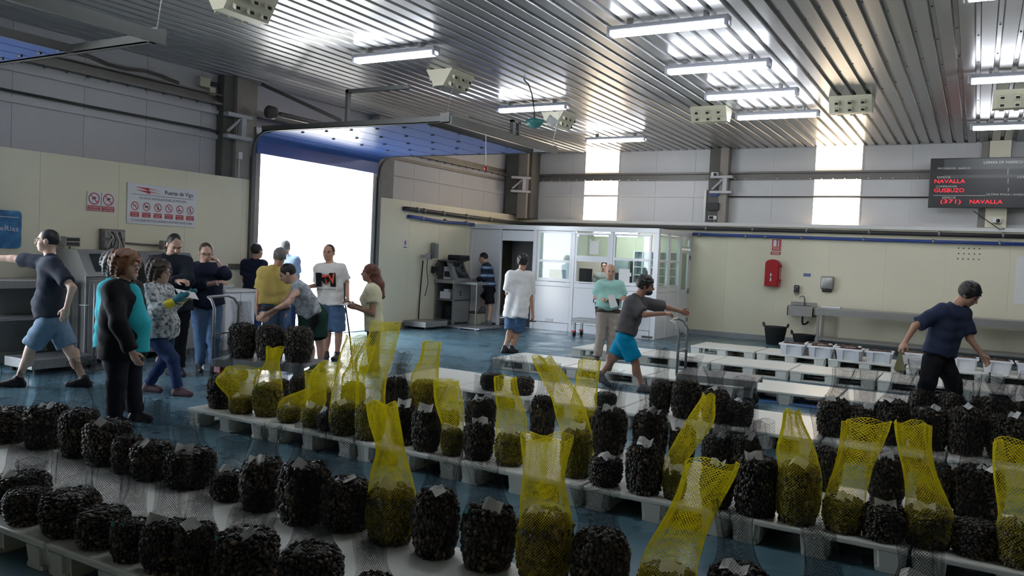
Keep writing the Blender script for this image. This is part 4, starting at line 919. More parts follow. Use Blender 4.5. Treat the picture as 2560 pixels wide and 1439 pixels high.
# ------------------------------------------------------------------ sacks of clams
def clam_mesh(name, seed, m):
    """packed clam shells filling a unit sack: radius 1 (x, y), height 1 (z)"""
    rnd = np.random.RandomState(seed)
    bm = bmesh.new(); bmesh.ops.create_icosphere(bm, subdivisions=1, radius=1.0); bm.verts.ensure_lookup_table()
    base = np.array([v.co[:] for v in bm.verts]); tri = np.array([[v.index for v in f.verts] for f in bm.faces]); bm.free()
    r0, h0 = .13, .30; V, F, T = [], [], []; n = 0
    def prof(u):           # radius against height
        return (0.80 + 0.22 * math.sin(min(u / .45, 1) * math.pi / 2)) * (1 if u < .72 else math.sqrt(max(0.0, 1 - ((u - .72) / .34) ** 2)) * .98 + .02)
    spots = []
    nz = 15
    for i in range(nz):
        u = .035 + .90 * i / (nz - 1); rr = prof(u); c = max(6, int(2 * math.pi * rr * r0 / .0245))
        for k in range(c): spots.append((u + rnd.uniform(-.02, .02), 2 * math.pi * (k + .5 * (i % 2) + rnd.uniform(-.25, .25)) / c, rr * rnd.uniform(.90, 1.0)))
    for k in range(60): q = math.sqrt(rnd.rand()) * .62; spots.append((.93 + .05 * (1 - q) + rnd.uniform(-.02, .03), rnd.uniform(0, 6.283), q))
    for u, a, rr in spots:
        p = np.array([math.cos(a) * rr * r0, math.sin(a) * rr * r0, u * h0])
        e = rnd.normal(size=3) * .8 + np.array([math.cos(a), math.sin(a), 0.3 if u < .9 else 1.5]); e /= np.linalg.norm(e)
        x = np.cross(e, rnd.normal(size=3)); x /= np.linalg.norm(x); y = np.cross(e, x); s = rnd.uniform(.82, 1.15)
        pts = base * np.array([.0185, .0145, .0095]) * s
        V.append(p + np.outer(pts[:, 0], x) + np.outer(pts[:, 1], y) + np.outer(pts[:, 2], e)); F.append(tri + n); n += len(base); T.append(np.full(len(base), rnd.beta(2, 3.2)))
    # dark core so that no light shines through the heap
    cm = MB(); cm.lathe([(max(.001, prof(max(.0, u)) * r0 * .86), u * h0 * .97 + .004) for u in (.0, .1, .25, .45, .65, .8, .9, .97, 1.0)] + [(.001, h0 * .985)], n=16)
    cv = np.array(cm.v); V.append(cv); T.append(np.zeros(len(cv)))
    V = np.concatenate(V) / np.array([r0, r0, h0]); fl = np.concatenate(F).tolist() + [tuple(i + n for i in f) for f in cm.f]
    me = bpy.data.meshes.new(name); me.from_pydata(V.tolist(), [], fl)
    at = me.attributes.new('tone', 'FLOAT', 'POINT'); at.data.foreach_set('value', np.concatenate(T).astype(np.float32))
    me.polygons.foreach_set('use_smooth', [True] * len(me.polygons)); me.materials.append(m); me.update()
    return me
CK = [clam_mesh('clams', 11 + k, M_shell) for k in range(4)]; CY = [clam_mesh('clams', 31 + k, M_shellw) for k in range(3)]

def net_mesh(name, rings, n, cell, sw, m, crossed, seed, folds=4, fold_amp=.0, gather=0.0):
    """knotted net: rings = [(centre xyz, rx, ry)] from foot to mouth, strands as thin bands on a diamond lattice"""
    rnd = np.random.RandomState(seed)
    C = np.array([r[0] for r in rings], float); A = np.array([r[1] for r in rings]); B = np.array([r[2] for r in rings])
    seg = np.linalg.norm(np.diff(C, axis=0), axis=1) + .5 * np.abs(np.diff(A)); t = np.concatenate([[0], np.cumsum(seg)]); Lt = t[-1]
    rows = max(6, int(Lt / cell * 2)); tt = np.linspace(0, Lt, rows + 1)
    def sm(y):             # smoothed interpolation
        v = np.interp(tt, t, y); k = max(1, rows // 10); w = np.ones(2 * k + 1) / (2 * k + 1); return np.convolve(np.pad(v, k, mode='edge'), w, 'valid')
    cx, cy, cz = sm(C[:, 0]), sm(C[:, 1]), np.interp(tt, t, C[:, 2]); ra, rb = sm(A), sm(B)
    j = np.arange(rows + 1)[:, None]; i = np.arange(n)[None, :]
    th = 2 * math.pi * (i + .5 * (j % 2)) / n
    ph = rnd.uniform(0, 6.28, 3); u = (tt / Lt)[:, None]
    body = np.clip((u - .35) / .65, 0, 1)
    th2 = th + gather * body * np.sin(th * 2 + ph[0])
    w = 1 + fold_amp * body * (np.sin(folds * th + ph[1] + 2.2 * u) + .5 * np.sin((folds * 2 + 1) * th + ph[2]))
    X = cx[:, None] + RT.x * ra[:, None] * w * np.cos(th2) - RT.y * rb[:, None] * w * np.sin(th2)
    Y = cy[:, None] + RT.y * ra[:, None] * w * np.cos(th2) + RT.x * rb[:, None] * w * np.sin(th2)
    Z = cz[:, None] + 0 * th + body * .012 * np.sin(3 * th + ph[0]) + rnd.normal(size=(rows + 1, n)) * cell * .05
    P = np.stack([X, Y, Z], -1)
    N = np.stack([X - cx[:, None], Y - cy[:, None], 0 * Z], -1); N /= np.linalg.norm(N, axis=-1, keepdims=True) + 1e-9
    idx = np.arange((rows + 1) * n).reshape(rows + 1, n); Pf = P.reshape(-1, 3); Nf = N.reshape(-1, 3)
    a = []; b = []
    for jj in range(rows):
        s0 = idx[jj]; up = idx[jj + 1]
        if jj % 2 == 0: a += [s0, s0]; b += [up, np.roll(up, 1)]
        else: a += [s0, s0]; b += [up, np.roll(up, -1)]
    a.append(idx[rows]); b.append(np.roll(idx[rows], -1))
    a = np.concatenate(a); b = np.concatenate(b)
    pa, pb = Pf[a], Pf[b]; d = pb - pa; d /= np.linalg.norm(d, axis=1, keepdims=True) + 1e-9
    nn = Nf[a]; s = np.cross(d, nn); s /= np.linalg.norm(s, axis=1, keepdims=True) + 1e-9
    half = (sw / 2 * (.62 + .38 * np.clip((u[:, 0] - .35) / .2, 0, 1)))[a // n][:, None]; quads = [np.stack([pa - s * half, pb - s * half, pb + s * half, pa + s * half], 1)]
    if crossed:
        o2 = np.cross(s, d); quads.append(np.stack([pa - o2 * half, pb - o2 * half, pb + o2 * half, pa + o2 * half], 1))
    Q = np.concatenate(quads).reshape(-1, 3); nq = len(Q) // 4
    me = bpy.data.meshes.new(name); me.vertices.add(len(Q)); me.vertices.foreach_set('co', Q.ravel())
    me.loops.add(nq * 4); me.loops.foreach_set('vertex_index', np.arange(nq * 4)); me.polygons.add(nq)
    me.polygons.foreach_set('loop_start', np.arange(nq) * 4); me.polygons.foreach_set('loop_total', np.full(nq, 4))
    me.materials.append(m); me.update(); me.validate()
    return me

def paper_tag(parent, p, w, h, rz, tilt, m=None, name='paper_tag'):
    u = Vector((math.cos(rz), math.sin(rz), 0)); v = Vector((-math.sin(rz) * math.cos(tilt), math.cos(rz) * math.cos(tilt), math.sin(tilt))); nrm = u.cross(v)
    mb = MB(); P = Vector(p)
    for i in range(4):
        for jx in (-1, 1): mb.v.append(tuple(P + u * w * (i / 3 - .5) + v * h * jx * .5 + nrm * (.018 * math.sin(i * 2.1 + rz * 5) + .006 * jx)))
    mb.f = [(2 * i, 2 * i + 2, 2 * i + 3, 2 * i + 1) for i in range(3)]
    o = mb.build(name, m or M_paper, parent)
    return o

def sack(x, y, z, r, h, col, has_tag, sleeve, label, group, k, veil=True, lod=1.0):
    rnd = random.Random(k * 17 + 5)
    t = thing('clam_sack', label, 'sack', (x, y, z), 0, group)
    me = (CY if col == 'y' else CK)[k % (3 if col == 'y' else 4)]
    c = bpy.data.objects.new('clams', me); COL.objects.link(c); c.parent = t; c.scale = (r * .97, r * rnd.uniform(.90, .97), h * .97); c.rotation_euler = (0, 0, rnd.uniform(0, 6.28)); c['kind'] = 'stuff'
    e = .006; rings = [((0, 0, .004), r * .55, r * .55), ((0, 0, .02), r * .86 + e, r * .86 + e), ((0, 0, h * .25), r * .97 + e, r * .97 + e), ((0, 0, h * .5), r * 1.0 + e, r * 1.0 + e), ((0, 0, h * .74), r * .99 + e, r * .99 + e), ((0, 0, h * .90), r * .83 + e, r * .83 + e)]
    if sleeve:
        for q, (dx, dz, hw) in enumerate(sleeve):
            dz = max(dz, h * .97 + .02 * (q + 1)); last = q == len(sleeve) - 1
            rings.append(((RT.x * dx, RT.y * dx, dz), hw, hw * (rnd.uniform(.5, .7) if q else .8) if not last else hw * rnd.uniform(.35, .6)))
        c = .0150 * lod; n = max(18, int(2 * math.pi * r * .95 / c))
        net = net_mesh('net', rings, n, c, .0024 * lod ** .7, M_nety, True, k, folds=rnd.choice((3, 4, 5)), fold_amp=.10, gather=.22)
    else:
        if veil:
            H = rnd.uniform(.16, .34); lx, ly = rnd.uniform(-.08, .10), rnd.uniform(-.05, .05); wst = rnd.uniform(.45, .8)
            rings += [((lx * .2, ly * .2, h * 1.0), r * .66, r * .6), ((lx * .5, ly * .5, h + H * .4), r * wst, r * wst * .7), ((lx, ly, h + H), r * rnd.uniform(.5, .95), r * rnd.uniform(.2, .5))]
        else: rings += [((0, 0, h * 1.0), r * .6, r * .6), ((.01, 0, h * 1.12), r * .25, r * .2)]
        c = .0138 * lod; n = max(24, int(2 * math.pi * r * .95 / c))
        net = net_mesh('net', rings, n, c, .0012 * lod ** .7, M_netk, False, k, folds=rnd.choice((3, 4, 5)), fold_amp=.13, gather=.25)
    o = bpy.data.objects.new('net', net); COL.objects.link(o); o.parent = t
    if has_tag:
        paper_tag(o, (rnd.uniform(-.3, .3) * r, -r * rnd.uniform(.15, .55), h * rnd.uniform(.97, 1.03)), rnd.uniform(.085, .12), rnd.uniform(.06, .085), rnd.uniform(-.7, .7), rnd.uniform(.1, .9))
    if col == 'k' and rnd.random() < .16:
        paper_tag(o, (rnd.uniform(-.4, .4) * r, -r * .7, h * .9), .06, .02, rnd.uniform(-.6, .6), .7, M_teal, 'teal_tie')
    return t

BAGS = [
    ('A1', 0, -4.59, 2.58, 0.151, 0.205, 'k', 1, None),
    ('A1', 1, -4.35, 2.48, 0.116, 0.184, 'k', 0, None),
    ('A1', 2, -4.03, 2.52, 0.151, 0.222, 'k', 0, None),
    ('A1', 3, -3.74, 2.51, 0.126, 0.19, 'k', 0, None),
    ('A1', 4, -3.47, 2.48, 0.098, 0.195, 'k', 0, None),
    ('A1', 5, -3.23, 2.49, 0.113, 0.235, 'k', 1, None),
    ('A1', 6, -3.04, 2.51, 0.099, 0.255, 'k', 1, None),
    ('A1', 7, -2.79, 2.57, 0.146, 0.257, 'k', 1, None),
    ('A1', 8, -2.42, 2.6, 0.137, 0.263, 'k', 0, None),
    ('A1', 9, -2.07, 2.6, 0.095, 0.216, 'k', 0, None),
    ('A2', 0, -6.18, 3.36, 0.157, 0.255, 'k', 0, None),
    ('A2', 1, -5.81, 3.44, 0.157, 0.313, 'k', 1, None),
    ('A2', 2, -5.41, 3.44, 0.135, 0.337, 'k', 0, None),
    ('A2', 3, -5.1, 3.44, 0.158, 0.302, 'k', 1, None),
    ('A2', 4, -4.8, 3.39, 0.102, 0.248, 'k', 0, None),
    ('A2', 5, -4.57, 3.4, 0.14, 0.241, 'k', 1, None),
    ('A2', 6, -4.25, 3.44, 0.158, 0.24, 'k', 1, None),
    ('A2', 7, -3.85, 3.4, 0.116, 0.176, 'k', 1, None),
    ('A2', 8, -3.56, 3.39, 0.126, 0.304, 'k', 1, None),
    ('A2', 9, -3.22, 3.38, 0.146, 0.336, 'k', 1, None),
    ('A2', 10, -2.95, 3.43, 0.138, 0.283, 'k', 1, None),
    ('A2', 11, -2.63, 3.42, 0.133, 0.308, 'y', 1, [[-0.012, 0.341, 0.117], [-0.012, 0.49, 0.068], [-0.052, 0.627, 0.081], [-0.072, 0.732, 0.077]]),
    ('A2', 12, -2.33, 3.4, 0.12, 0.342, 'k', 1, None),
    ('A2', 13, -2.03, 3.43, 0.138, 0.312, 'k', 1, None),
    ('A2', 14, -1.72, 3.44, 0.134, 0.345, 'y', 1, [[-0.012, 0.357, 0.127], [-0.024, 0.466, 0.096], [-0.021, 0.571, 0.102], [-0.019, 0.692, 0.123]]),
    ('A2', 15, -1.43, 3.44, 0.133, 0.308, 'k', 0, None),
    ('A2', 16, -1.11, 3.44, 0.128, 0.215, 'y', 1, [[0.007, 0.238, 0.128], [0.054, 0.373, 0.106], [0.123, 0.518, 0.103], [0.179, 0.671, 0.124]]),
    ('A2', 17, -0.8, 3.44, 0.134, 0.287, 'k', 1, None),
    ('A2', 18, -0.45, 3.44, 0.116, 0.3, 'k', 0, None),
    ('A2', 19, -0.12, 3.44, 0.117, 0.393, 'k', 1, None),
    ('R3a', 0, -6.08, 5.26, 0.148, 0.312, 'k', 1, None),
    ('R3a', 1, -5.76, 5.2, 0.112, 0.161, 'y', 1, [[-0.015, 0.167, 0.139], [-0.065, 0.293, 0.201], [0.017, 0.413, 0.154]]),
    ('R3a', 2, -5.5, 5.27, 0.132, 0.303, 'y', 1, [[-0.011, 0.31, 0.138], [0.029, 0.482, 0.058], [0.048, 0.617, 0.087]]),
    ('R3a', 3, -5.17, 5.21, 0.105, 0.138, 'y', 0, [[-0.003, 0.144, 0.105], [0.074, 0.225, 0.113], [0.187, 0.294, 0.049]]),
    ('R3a', 4, -4.88, 5.2, 0.099, 0.184, 'y', 1, [[0.009, 0.191, 0.096], [0.013, 0.329, 0.086], [0.041, 0.468, 0.131]]),
    ('R3a', 5, -4.7, 5.18, 0.085, 0.171, 'k', 1, None),
    ('R3a', 6, -4.5, 5.16, 0.122, 0.278, 'y', 1, [[-0.003, 0.295, 0.12], [0.017, 0.446, 0.1], [0.002, 0.612, 0.073], [0.1, 0.816, 0.1]]),
    ('R3a', 7, -4.22, 5.16, 0.122, 0.317, 'y', 1, [[-0.011, 0.33, 0.124], [-0.003, 0.51, 0.118], [0.053, 0.708, 0.124], [0.107, 0.956, 0.118]]),
    ('R3a', 8, -3.91, 5.2, 0.102, 0.332, 'k', 1, None),
    ('R3a', 9, -3.66, 5.16, 0.114, 0.329, 'k', 1, None),
    ('R3a', 10, -3.42, 5.17, 0.088, 0.207, 'y', 1, [[0.001, 0.212, 0.086], [-0.038, 0.383, 0.111], [-0.077, 0.565, 0.092]]),
    ('R3a', 11, -3.2, 5.2, 0.116, 0.293, 'k', 1, None),
    ('R3a', 12, -2.93, 5.21, 0.114, 0.239, 'y', 1, [[-0.0, 0.235, 0.119], [-0.001, 0.383, 0.107], [-0.049, 0.53, 0.083], [-0.066, 0.642, 0.077]]),
    ('R3a', 13, -2.4, 5.23, 0.112, 0.354, 'y', 1, [[-0.026, 0.366, 0.12], [-0.077, 0.534, 0.103], [-0.184, 0.7, 0.094], [-0.29, 0.838, 0.063]]),
    ('R3a', 14, -2.14, 5.16, 0.114, 0.208, 'k', 1, None),
    ('R3a', 15, -1.86, 5.16, 0.129, 0.343, 'k', 1, None),
    ('R3a', 16, -1.65, 5.16, 0.076, 0.199, 'y', 1, [[-0.02, 0.206, 0.071], [0.058, 0.355, 0.079], [0.156, 0.518, 0.09], [0.201, 0.691, 0.032]]),
    ('R3a', 17, -1.37, 5.16, 0.104, 0.284, 'k', 1, None),
    ('R3a', 18, -1.12, 5.16, 0.135, 0.374, 'k', 1, None),
    ('R3a', 19, -0.87, 5.16, 0.129, 0.378, 'y', 1, [[-0.025, 0.35, 0.127], [-0.044, 0.496, 0.103], [-0.06, 0.593, 0.061], [-0.076, 0.678, 0.044]]),
    ('R3a', 20, -0.61, 5.17, 0.119, 0.21, 'y', 1, [[0.008, 0.225, 0.115], [0.048, 0.394, 0.105], [0.089, 0.539, 0.119], [0.108, 0.659, 0.134]]),
    ('R3a', 21, -0.39, 5.16, 0.125, 0.206, 'k', 1, None),
    ('R3a', 22, -0.16, 5.2, 0.134, 0.231, 'y', 1, [[-0.009, 0.245, 0.119], [-0.062, 0.391, 0.091], [-0.115, 0.549, 0.091], [-0.133, 0.697, 0.101]]),
    ('R3a', 23, 0.08, 5.19, 0.128, 0.198, 'k', 0, None),
    ('R3a', 24, 0.28, 5.16, 0.114, 0.251, 'y', 1, [[-0.005, 0.261, 0.108], [-0.051, 0.411, 0.097], [-0.072, 0.54, 0.097], [-0.067, 0.67, 0.104]]),
    ('R3b', 0, -5.88, 5.79, 0.095, 0.231, 'k', 0, None),
    ('R3b', 1, -5.61, 5.76, 0.089, 0.304, 'k', 0, None),
    ('R3b', 2, -5.32, 5.75, 0.105, 0.235, 'y', 1, [[-0.008, 0.247, 0.114], [0.043, 0.382, 0.125], [0.104, 0.461, 0.106]]),
    ('R3b', 3, -4.93, 5.77, 0.11, 0.322, 'y', 0, [[-0.019, 0.327, 0.111], [0.059, 0.497, 0.092], [0.085, 0.658, 0.104]]),
    ('R3b', 4, -4.6, 5.96, 0.121, 0.383, 'k', 0, None),
    ('R3b', 5, -4.28, 5.98, 0.132, 0.395, 'y', 0, [[-0.014, 0.397, 0.131], [0.033, 0.563, 0.08], [0.051, 0.734, 0.08]]),
    ('R3b', 6, -3.95, 5.89, 0.101, 0.177, 'y', 1, [[-0.011, 0.182, 0.098], [-0.038, 0.304, 0.105], [-0.022, 0.427, 0.084]]),
    ('R3b', 7, -3.65, 5.94, 0.129, 0.312, 'k', 1, None),
    ('R3b', 8, -3.12, 6.08, 0.104, 0.38, 'k', 0, None),
    ('R3b', 9, -2.72, 6.08, 0.095, 0.28, 'y', 0, [[-0.031, 0.284, 0.112], [-0.005, 0.516, 0.092], [0.015, 0.721, 0.089]]),
    ('R3b', 10, -2.49, 6.03, 0.142, 0.374, 'k', 1, None),
    ('R3b', 11, -2.16, 6.08, 0.136, 0.386, 'k', 1, None),
    ('R3b', 12, -1.9, 6.08, 0.098, 0.305, 'k', 1, None),
    ('R3b', 13, -1.61, 6.03, 0.115, 0.284, 'k', 1, None),
    ('R3b', 14, -1.42, 6.05, 0.119, 0.303, 'k', 1, None),
    ('R3b', 15, -0.85, 6.06, 0.114, 0.308, 'k', 0, None),
    ('R3b', 16, -0.45, 6.0, 0.117, 0.325, 'k', 1, None),
    ('R3b', 17, -0.16, 6.02, 0.107, 0.314, 'k', 0, None),
    ('R3b', 18, 0.08, 6.04, 0.154, 0.334, 'k', 1, None),
    ('R4a', 0, -4.75, 7.95, 0.132, 0.195, 'k', 0, None),
    ('R4a', 1, -4.35, 7.95, 0.129, 0.203, 'k', 0, None),
    ('R4a', 2, -3.34, 7.95, 0.118, 0.147, 'k', 0, None),
    ('R4a', 3, -2.74, 7.95, 0.11, 0.356, 'k', 0, None),
    ('R4a', 4, -2.47, 7.95, 0.147, 0.385, 'k', 0, None),
    ('R4a', 5, -2.17, 7.95, 0.133, 0.329, 'k', 1, None),
    ('R4a', 6, -1.94, 7.96, 0.135, 0.249, 'k', 1, None),
    ('R4a', 7, -1.09, 8.1, 0.151, 0.358, 'k', 1, None),
    ('R4a', 8, -0.83, 8.1, 0.142, 0.317, 'k', 1, None),
    ('R4a', 9, -0.6, 8.1, 0.158, 0.411, 'k', 1, None),
    ('R4a', 10, -0.3, 8.1, 0.158, 0.376, 'k', 1, None),
    ('R4a', 11, -0.01, 8.1, 0.158, 0.415, 'k', 1, None),
    ('R4a', 12, 0.3, 8.1, 0.158, 0.393, 'k', 1, None),
    ('R4b', 0, -0.39, 8.75, 0.13, 0.44, 'k', 0, None),
    ('R4b', 1, -0.15, 8.75, 0.135, 0.44, 'k', 0, None),
    ('R4b', 2, 0.15, 8.75, 0.158, 0.44, 'k', 0, None),
    ('R4b', 3, 0.38, 8.75, 0.158, 0.44, 'k', 1, None)]
LINES = {'A1': ('front line of nearest pallets', 'sacks at the front of the nearest pallets'), 'A2': ('rear line of nearest pallets', 'sacks at the back of the nearest pallets'), 'R3a': ('front line of second pallet row', 'sacks at the front of the second pallet row'),
         'R3b': ('rear line of second pallet row', 'sacks at the back of the second pallet row'), 'R4a': ('front line of third pallet row', 'sacks at the front of the third pallet row'), 'R4b': ('behind them, by the bending man', 'sacks beside the bending man')}
for k, (rn, i, x, y, r, h, col, tg, sl) in enumerate(BAGS):
    lab = '%s%s net sack of clams, %s from left, %s' % ('tagged ' if tg else '', 'yellow' if col == 'y' else 'black', ordinal(i), LINES[rn][0])
    if rn == 'R4b': lab = 'large black net sack of clams, %s of four near the bending man' % ordinal(i)
    sack(x, y, PH, r, h, col, tg, sl, lab, LINES[rn][1], k, lod={'A': 1.0, 'R': 1.22}[rn[0]] if rn[:2] != 'R4' else 1.5)
# the three sacks on the loaded trolley
for k, (dx, w) in enumerate(((-.36, 'left'), (.0, 'middle'), (.36, 'right'))):
    ca, sa = math.cos(.35), math.sin(.35)
    sack(-7.28 + dx * ca, 6.98 + dx * sa, .337, .17, .42, 'k', 0, None, 'dark net sack of clams on the trolley, %s of three' % w, 'sacks on the trolley', 200 + k, lod=1.5)

# ------------------------------------------------------------------ people
def _v(p): return np.array(p, float)
def _n(v): v = _v(v); return v / (np.linalg.norm(v) + 1e-9)

def surface(prims, h, pad=.03, wav=None):
    """smooth union of tapered limbs and ellipsoids -> one closed mesh (surface nets)"""
    lo = np.full(3, 1e9); hi = -lo
    for p in prims:
        if p[0] == 'sub': continue
        pts = (p[1], p[2]) if p[0] == 'cone' else (p[1],)
        rr = max(p[3], p[4]) if p[0] == 'cone' else max(p[3])
        for q in pts: lo = np.minimum(lo, q - rr); hi = np.maximum(hi, q + rr)
    lo = lo - pad; hi = hi + pad; dim = np.ceil((hi - lo) / h).astype(int) + 1
    F = np.full(dim, 1.0, np.float32)
    ax = [lo[i] + h * np.arange(dim[i]) for i in range(3)]
    def sub(a, b):
        i0 = np.clip(((a - lo) / h).astype(int), 0, dim - 1); i1 = np.clip(((b - lo) / h).astype(int) + 2, 1, dim)
        sl = tuple(slice(i0[i], i1[i]) for i in range(3))
        return sl, ax[0][sl[0]][:, None, None], ax[1][sl[1]][None, :, None], ax[2][sl[2]][None, None, :]
    for p in prims:
        if p[0] == 'cone':
            _, a, b, ra, rb, k, flat = p; m = max(ra, rb) + k + 3 * h
            sl, x, y, z = sub(np.minimum(a, b) - m, np.maximum(a, b) + m); d = b - a; L2 = d @ d + 1e-12
            tq = ((x - a[0]) * d[0] + (y - a[1]) * d[1] + (z - a[2]) * d[2]) / L2; t = np.clip(tq, 0, 1)
            D = np.sqrt((x - a[0] - t * d[0]) ** 2 + (y - a[1] - t * d[1]) ** 2 + (z - a[2] - t * d[2]) ** 2) - (ra + (rb - ra) * t)
            if flat: D = np.maximum(D, (tq - 1) * math.sqrt(L2))
        else:
            _, c, M, rad, k = p; m = max(rad) + abs(k) + 3 * h
            sl, x, y, z = sub(c - m, c + m); q = [((x - c[0]) * M[i][0] + (y - c[1]) * M[i][1] + (z - c[2]) * M[i][2]) / rad[i] for i in range(3)]
            k0 = np.sqrt(q[0] ** 2 + q[1] ** 2 + q[2] ** 2); k1 = np.sqrt((q[0] / rad[0]) ** 2 + (q[1] / rad[1]) ** 2 + (q[2] / rad[2]) ** 2) + 1e-6
            D = k0 * (k0 - 1) / k1
        G = F[sl]
        if p[0] == 'sub': F[sl] = np.maximum(G, -D)
        elif k > 0:
            hh = np.clip(.5 + .5 * (G - D) / k, 0, 1); F[sl] = G + (D - G) * hh - k * hh * (1 - hh)
        else: F[sl] = np.minimum(G, D)
    if wav:
        amp, fr, ph = wav; x, y, z = ax[0][:, None, None], ax[1][None, :, None], ax[2][None, None, :]
        F += (amp * (np.sin(fr * (x + .6 * z) + ph) * np.sin(fr * (.8 * y - z) + 2 * ph) + .5 * np.sin(fr * 1.9 * (z + .3 * x - .4 * y) + ph))).astype(np.float32)
    S = F < 0; cs = np.zeros(dim - 1, np.int8)
    cor = [(a, b, c) for a in (0, 1) for b in (0, 1) for c in (0, 1)]
    for a, b, c in cor: cs += S[a:a + dim[0] - 1, b:b + dim[1] - 1, c:c + dim[2] - 1]
    act = (cs > 0) & (cs < 8); I = np.argwhere(act); idx = np.full(act.shape, -1); idx[act] = np.arange(len(I))
    acc = np.zeros((len(I), 3)); cnt = np.zeros(len(I))
    for a in cor:
        for axn in range(3):
            if a[axn]: continue
            b = list(a); b[axn] = 1; fa = F[I[:, 0] + a[0], I[:, 1] + a[1], I[:, 2] + a[2]]; fb = F[I[:, 0] + b[0], I[:, 1] + b[1], I[:, 2] + b[2]]
            mk = (fa < 0) != (fb < 0); t = np.where(mk, fa / np.where(mk, fa - fb, 1), 0); q = np.tile(_v(a), (len(I), 1)); q[:, axn] += t; acc[mk] += q[mk]; cnt[mk] += 1
    V = lo + h * (I + acc / np.maximum(cnt, 1)[:, None]); Q = []
    for axn in range(3):
        u, w = (axn + 1) % 3, (axn + 2) % 3; n0 = list(dim); s0 = [slice(0, n0[0]), slice(0, n0[1]), slice(0, n0[2])]; s1 = list(s0); s0[axn] = slice(0, dim[axn] - 1); s1[axn] = slice(1, dim[axn])
        A, B = S[tuple(s0)], S[tuple(s1)]; E = np.argwhere(A != B); ok = (E[:, u] > 0) & (E[:, w] > 0) & (E[:, u] < dim[u] - 1) & (E[:, w] < dim[w] - 1); E = E[ok]
        inside = A[E[:, 0], E[:, 1], E[:, 2]]; cells = []
        for du, dw in ((-1, -1), (0, -1), (0, 0), (-1, 0)): c = E.copy(); c[:, u] += du; c[:, w] += dw; cells.append(idx[c[:, 0], c[:, 1], c[:, 2]])
        q = np.stack(cells, 1); q[~inside] = q[~inside][:, ::-1]; Q.append(q)
    return V, np.concatenate(Q)

def mesh_np(name, parts, m):
    V = []; Q = []; n = 0
    for v, q in parts: V.append(v); Q.append(q + n); n += len(v)
    V = np.concatenate(V); Q = np.concatenate(Q); nq = len(Q)
    me = bpy.data.meshes.new(name); me.vertices.add(len(V)); me.vertices.foreach_set('co', V.ravel()); me.loops.add(nq * 4); me.loops.foreach_set('vertex_index', Q.ravel().astype(np.int32)); me.polygons.add(nq)
    me.polygons.foreach_set('loop_start', np.arange(nq) * 4); me.polygons.foreach_set('loop_total', np.full(nq, 4)); me.polygons.foreach_set('use_smooth', np.ones(nq, bool)); me.materials.append(m); me.update(); me.validate()
    return me
def C(a, b, ra, rb, k=.03, flat=False): return ('cone', _v(a), _v(b), ra, rb, k, flat)
def E(c, M, rad, k=.02): return ('ell', _v(c), M, rad, k)

